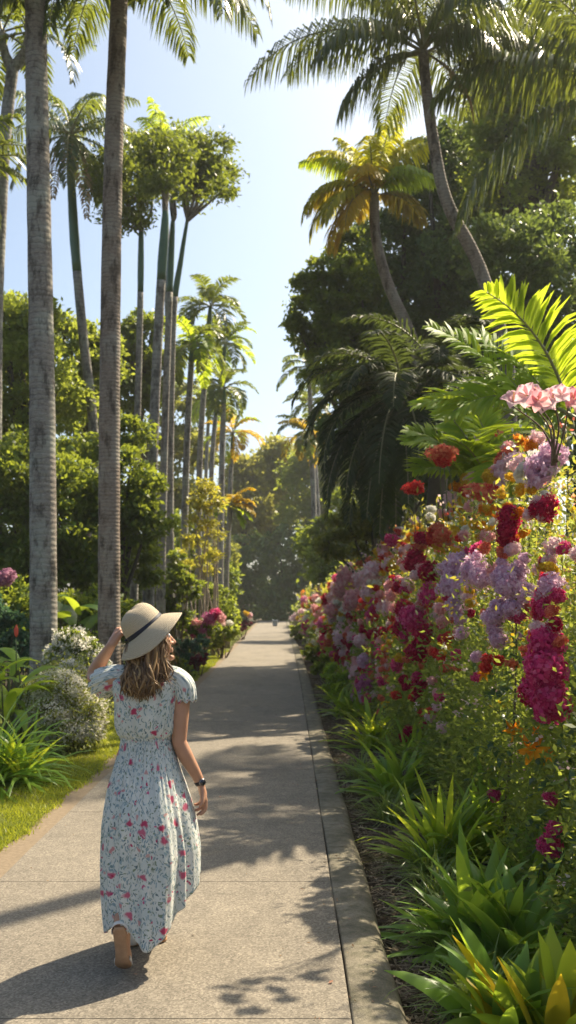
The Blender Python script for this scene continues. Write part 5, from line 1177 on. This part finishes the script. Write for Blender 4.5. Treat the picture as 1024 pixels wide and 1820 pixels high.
# short fluttering sleeves
def sleeve(pts, rad, ruf, seed):
    P = curve(pts, 26); s = np.linspace(0, 1, 26); r = np.interp(s, np.linspace(0, 1, len(rad)), rad); T, Nn, Bn = frames(P); n = 120; a = np.linspace(0, 2 * PI, n, endpoint=False); V = []; U = []
    for i in range(26):
        f = 1 + (.03 + ruf * s[i] ** 2) * (np.sin(11 * a + seed) * .5 + np.sin(19 * a + 2 * np.sin(2 * a) + seed) * .5) + .03 * np.sin(5 * a + 6 * s[i])
        V.append(P[i] + (Nn[i] * np.cos(a)[:, None] + Bn[i] * np.sin(a)[:, None]) * (r[i] * f)[:, None] + T[i] * (.006 * np.sin(9 * a + seed) * s[i])[:, None]); U.append(np.stack([a * .07 + seed, 0 * a + s[i] * .15], -1))
    g = G(); g.add(np.concatenate(V), [grid_faces(n, 26, True)], 0, np.concatenate(U)); o = obj('sleeve', g.data('sleeve', M['dress']), dress)
    md = o.modifiers.new('thickness', 'SOLIDIFY'); md.thickness = .0014
sleeve([V3(.085, .002, 1.318), V3(.135, .0, 1.306), V3(.176, -.002, 1.268), V3(.188, -.003, 1.212), V3(.190, -.004, 1.195)], [.050, .058, .062, .057, .052], .07, 1.)
sleeve([V3(-.085, .002, 1.322), V3(-.135, .006, 1.312), V3(-.180, .030, 1.295), V3(-.214, .066, 1.278), V3(-.226, .080, 1.274)], [.050, .060, .068, .070, .066], .10, 2.5)

# ---- hat
m, nt = mat('woven straw')
uv = nt.nodes.new('ShaderNodeUVMap').outputs[0]
wv = N(nt, 'TexWave', bands_direction='Y'); wv.inputs['Scale'].default_value = 42; wv.inputs['Distortion'].default_value = 1.2; wv.inputs['Detail'].default_value = 2; L(nt, uv, wv.inputs['Vector'])
mp = N(nt, 'Mapping'); mp.inputs['Scale'].default_value = (260, 160, 1); L(nt, uv, mp.inputs['Vector']); sp = noise(nt, mp.outputs[0], 1, 3, .7)
c = mixc(nt, ramp(nt, sp, [(.3, 0), (.7, 1)]), (.40, .30, .18), (.84, .73, .55)); c = mixc(nt, .55, c, ramp(nt, wv.outputs['Fac'], [(0, .6), (.4, 1)]), 'MULTIPLY')
h_ = N(nt, 'Math', operation='ADD'); L(nt, sp, h_.inputs[0]); L(nt, wv.outputs['Fac'], h_.inputs[1])
p = bsdf(nt, c, .7, .25, h_.outputs[0], .7, .004); t = N(nt, 'BsdfTranslucent'); L(nt, c, t.inputs[0]); x = N(nt, 'MixShader'); x.inputs[0].default_value = .15
L(nt, p.outputs[0], x.inputs[1]); L(nt, t.outputs[0], x.inputs[2]); finish(nt, x.outputs[0]); M['straw'] = m
HO = V3(.000, .005, 1.546); ha = nrm(V3(-.63, -.13, .77)); e1 = nrm(V3(.77, 0, .63)); e1 = nrm(e1 - ha * e1.dot(ha)); e2 = np.cross(ha, e1)
na_ = 96; aa = np.linspace(0, 2 * PI, na_, endpoint=False)
cp = [(.0015, .113), (.018, .1125), (.036, .110), (.052, .105), (.066, .096), (.078, .083), (.087, .066), (.0925, .045), (.0955, .022), (.0975, .006), (.0985, -.001)]
rows = []; UV = []; ln = 0; last = None
def hpt(x, y, z): return HO[None] + e1[None] * x[:, None] + e2[None] * y[:, None] + ha[None] * z[:, None]
for r, z in cp:
    if last: ln += math.hypot(r - last[0], z - last[1])
    last = (r, z); rr = r * (1 + .04 * np.sin(2 * aa)) ; dz = -.006 * np.exp(-(r / .04) ** 2) * np.cos(aa * 0)
    rows.append(hpt(rr * np.cos(aa), rr * np.sin(aa), z + dz + .003 * np.sin(3 * aa + 1) * (z > .05))); UV.append(np.stack([aa / (2 * PI) * .6, 0 * aa + ln], -1))
nbm = 22
for i in range(1, nbm + 1):
    s = i / nbm; W = .090 + .005 * np.sin(aa * 2 + .6)
    dr = .056 + .008 * np.cos(aa) + .026 * np.sin(aa) ** 2 + .005 * np.sin(3 * aa + .7)
    rr = .0985 + W * s - .012 * s ** 2; z = -.001 - dr * (.55 * s + .45 * s ** 1.8) + .012 * s ** 3 * np.exp(-((np.angle(np.exp(1j * (aa - .1)))) / .5) ** 2)
    ln += .0045; rows.append(hpt(rr * np.cos(aa), rr * np.sin(aa), z)); UV.append(np.stack([aa / (2 * PI) * .8, 0 * aa + ln], -1))
g = G(); g.add(np.concatenate(rows), [grid_faces(na_, len(rows), True)], 0, np.concatenate(UV)); hat = obj('sun_hat', g.data('sun_hat', M['straw']), person)
md = hat.modifiers.new('thickness', 'SOLIDIFY'); md.thickness = .0030; md.offset = -1
M['band'] = plain('navy ribbon', (.014, .017, .034), .6, .3, .3, 60)
rows = [hpt((r + .0022) * (1 + .04 * np.sin(2 * aa)) * np.cos(aa), (r + .0022) * (1 + .04 * np.sin(2 * aa)) * np.sin(aa), 0 * aa + z) for r, z in ((.0955, -.002), (.0998, -.0015), (.0995, .004), (.0975, .014), (.0958, .024), (.0945, .0300), (.0915, .0305))]
g = G(); g.add(np.concatenate(rows), [grid_faces(na_, 7, True)]); obj('hat_band', g.data('hat_band', M['band']), hat)
g = G()
for sg in (-1, 1):
    bp = HO - e1 * .100 - e2 * .0; V, fs, uv_ = tube(np.array([bp, bp - e1 * .004 + e2 * .012 * sg + ha * .012, bp - e1 * .003 + e2 * .034 * sg + ha * .016]), [.005, .011, .007], 10, True, .4); g.add(V, fs)
obj('bow', g.data('bow', M['band']), hat)

# ---- hair
m, nt = mat('brown hair with golden ends')
ge = N(nt, 'NewGeometry'); c = ramp(nt, ge.outputs['Random Per Island'], [(0, (.06, .030, .013)), (.35, (.14, .075, .030)), (.7, (.28, .16, .065)), (1, (.48, .31, .14))])
mp = N(nt, 'Mapping'); uvn = nt.nodes.new('ShaderNodeUVMap').outputs[0]; mp.inputs['Scale'].default_value = (26, 6, 1); L(nt, uvn, mp.inputs['Vector']); st = noise(nt, mp.outputs[0], 1, 3)
c = mixc(nt, .6, c, ramp(nt, st, [(.3, .55), (.7, 1.5)]), 'MULTIPLY')
p = bsdf(nt, c, .38, .5, st, .5, .003); t = N(nt, 'BsdfTranslucent'); L(nt, mixc(nt, .5, c, (.45, .25, .08)), t.inputs[0]); x = N(nt, 'MixShader'); x.inputs[0].default_value = .22
L(nt, p.outputs[0], x.inputs[1]); L(nt, t.outputs[0], x.inputs[2]); finish(nt, x.outputs[0]); M['hair'] = m
g = G()
HV = []
for p_ in np.linspace(.02, PI - .02, 20):          # hair lying over the back of the skull
    for t_ in np.linspace(0, 2 * PI, 30, endpoint=False):
        f, s, u = math.sin(p_) * math.cos(t_), math.sin(p_) * math.sin(t_), math.cos(p_)
        HV.append(hp(-.020 + .088 * f * (.85 if f > 0 else 1.), .080 * s, .004 + .114 * u))
g.add(np.array(HV), [grid_faces(30, 20, True)])
def lock(p0, p1, p2, p3, r0, wav, k):
    P = curve([p0, p1, p2, p3], 22); s = np.linspace(0, 1, 22)
    P[:, 0] += wav * np.sin(s * 9 + k) * s; P[:, 1] += wav * .5 * np.cos(s * 8 + k * 1.3) * s
    V, fs, uv_ = tube(P, r0 * np.interp(s, [0, .15, .6, 1], [.7, 1, .9, .12]), 6, True, .6); uv_ = uv_ + np.array([k * .37, 0]); g.add(V, fs, 0, uv_)
for k in range(430):
    u = pr.random() * 2 - 1; lay = pr.random()
    # start on the back/side of the skull under the hat
    an = PI + u * 1.75; p0 = hp(.080 * math.cos(an) - .012, .078 * math.sin(an), -.005 + .05 * pr.random())
    fx = np.clip(p0[0] * .9 + .02, -.12, .12)
    x1 = p0[0] * .75 + .25 * fx + .010 * pr.normal(); p1 = V3(x1 - .004, min(p0[1], .05) * .8 - .026 - .014 * lay, 1.405 + .02 * pr.normal())
    x2 = -.004 + u * -.070 + .012 * pr.normal(); p2 = V3(x2, -.088 - .034 * lay - .014 * (1 - (x2 / .1) ** 2), 1.315 + .02 * pr.normal())
    x3 = .000 + u * -.058 + .016 * pr.normal(); z3 = 1.232 - .034 * pr.random() + .085 * abs(pr.normal()) * .5 + .02 * abs(u); p3 = V3(x3 - .004, -.108 - .036 * lay, z3)
    lock(p0, p1, p2, p3, .0052 + .0045 * pr.random(), .006 + .010 * pr.random(), k)
for k in range(60):                                # strands over the right shoulder and cheek
    p0 = hp(.030 + .028 * pr.random(), -.064 + .01 * pr.normal() if sd_[1] < 0 else .0, -.005 + .02 * pr.random())
    s0 = 1 if (hp(0, .07, 0)[1] < hp(0, -.07, 0)[1]) else -1
    p0 = hp(.005 + .040 * pr.random(), .070 * s0, .0 + .03 * pr.random())
    p1 = p0 + V3(.004 + .01 * pr.normal(), -.018, -.07); p2 = V3(.085 + .02 * pr.normal(), -.070 - .02 * pr.random(), 1.345 + .012 * pr.normal()); p3 = V3(.085 + .034 * pr.normal(), -.100 - .02 * pr.random(), 1.285 + .03 * pr.normal())
    lock(p0, p1, p2, p3, .0025 + .003 * pr.random(), .010, k + 500)
for k in range(46):                                # loose flyaway strands
    p0 = hp(.02 + .05 * pr.random(), .06 * s0, .02 - .05 * pr.random()); q = V3(.100 + .035 * pr.normal(), -.05 + .05 * pr.normal(), 1.40 + .035 * pr.normal())
    lock(p0, (p0 + q) / 2 + .015 * pr.normal(size=3), q, q + V3(.02 * pr.normal() + .012, -.02, -.055 + .02 * pr.normal()), .0009, .008, k + 900)
obj('hair', g.data('hair', M['hair']), person)

# ---- watch
ax = nrm(WR_ - V3(.232, .015, .865)); wc = WR_ - ax * .012; s1 = nrm(np.cross(ax, V3(0, 1, 0))); s2 = np.cross(ax, s1); ta = np.linspace(0, 2 * PI, 40, endpoint=False)
rows = [wc + (s1[None] * np.cos(ta)[:, None] + s2[None] * np.sin(ta)[:, None]) * r + ax * z for r, z in ((.0240, -.009), (.0268, -.0085), (.0272, 0), (.0268, .0085), (.0240, .009))]
g = G(); g.add(np.concatenate(rows), [grid_faces(40, 5, True)]); watch = obj('wristwatch', g.data('wristwatch', plain('dark watch strap', (.035, .028, .030), .5, .4)), person)
fn_ = nrm(V3(.55, -.80, .0)); fn_ = nrm(fn_ - ax * fn_.dot(ax)); b0 = wc + fn_ * .024
V, fs, uv_ = tube(np.array([b0, b0 + fn_ * .003, b0 + fn_ * .008, b0 + fn_ * .0095]), [.0165, .0175, .0170, .0145], 28); g = G().add(V, fs)
m, nt = mat('watch metal'); p = bsdf(nt, (.22, .20, .20), .28, .5); p.inputs['Metallic'].default_value = 1.; finish(nt, p.outputs[0]); obj('watch_case', g.data('watch_case', m), watch)
V, fs, uv_ = tube(np.array([b0 + fn_ * .0094, b0 + fn_ * .0104]), [.0138, .0134], 28); g = G().add(V, fs); obj('watch_dial', g.data('watch_dial', plain('watch dial', (.02, .02, .03), .1, .6)), watch)

# ---- sandals
M['sole'] = plain('tan sandal sole', (.40, .23, .125), .65, .3, .3, 40, .2); M['strapw'] = plain('white sandal leather', (.68, .62, .55), .5, .4, .08)
def sandal(heel, ball, toe, up, straps):
    """sole follows heel > ball > toe; up = side the foot is on"""
    root = None; P = curve([heel, (heel + ball) / 2, ball, toe], 20); s = np.linspace(0, 1, 20); w = np.interp(s, [0, .06, .3, .5, .75, .93, 1], [.018, .029, .028, .027, .038, .030, .012])
    T = nrm(np.gradient(P, axis=0)); S = nrm(np.cross(T, up)); U = np.cross(S, T); V = []
    for i in range(20):
        for k, h in ((-1, 0), (-.96, .012), (0, .013), (.96, .012), (1, 0), (.9, -.004), (0, -.005), (-.9, -.004)): V.append(P[i] + S[i] * w[i] * k + U[i] * h)
    V = np.array(V); n = len(V); V = np.concatenate([V, P[:1], P[-1:]]); j = np.arange(8); k = (j + 1) % 8
    g = G(); g.add(V, [grid_faces(8, 20, True), np.stack([k, j, np.full(8, n)], -1), np.stack([152 + j, 152 + k, np.full(8, n + 1)], -1)])
    sl = obj('sandal', g.data('sandal', M['sole']), person)
    for i, h, wd in straps:
        aa_ = np.linspace(0, PI, 22); r_ = []
        for off in (-wd, 0, wd):
            q = np.clip(i + off, 0, 1); c_ = np.array([np.interp(q, s, P[:, d]) for d in range(3)]); S_ = S[int(q * 19)]; U_ = U[int(q * 19)]; ww = np.interp(q, s, w) + .004
            r_.append(c_ + S_ * (np.cos(aa_) * ww)[:, None] + U_ * (np.sin(aa_) * h)[:, None])
        g = G(); g.add(np.concatenate(r_), [grid_faces(22, 3, False)]); o = obj('strap', g.data('strap', M['strapw']), sl); md = o.modifiers.new('t', 'SOLIDIFY'); md.thickness = .003; md.offset = 1
    # heel cup
    rows = []
    c_ = P[1]
    for h in (.004, .03, .055):
        a_ = np.linspace(-PI * .62, PI * .62, 24); rows.append(c_ - T[1] * (np.cos(a_) * .036 - .010)[:, None] + S[1] * (np.sin(a_) * .035)[:, None] + U[1] * h)
    g = G(); g.add(np.concatenate(rows), [grid_faces(24, 3, False)]); o = obj('heel_cup', g.data('heel_cup', M['strapw']), sl); md = o.modifiers.new('t', 'SOLIDIFY'); md.thickness = .003; md.offset = 1
sandal(V3(-.074, -.288, .222), V3(-.063, -.258, .058), V3(-.056, -.205, .010), V3(0, 1, .35), [(.66, .062, .05), (.80, .052, .03)])
sandal(V3(-.098, .092, .010), V3(.020, .146, .008), V3(.078, .176, .008), V3(0, 0, 1), [(.62, .064, .05), (.78, .052, .03)])
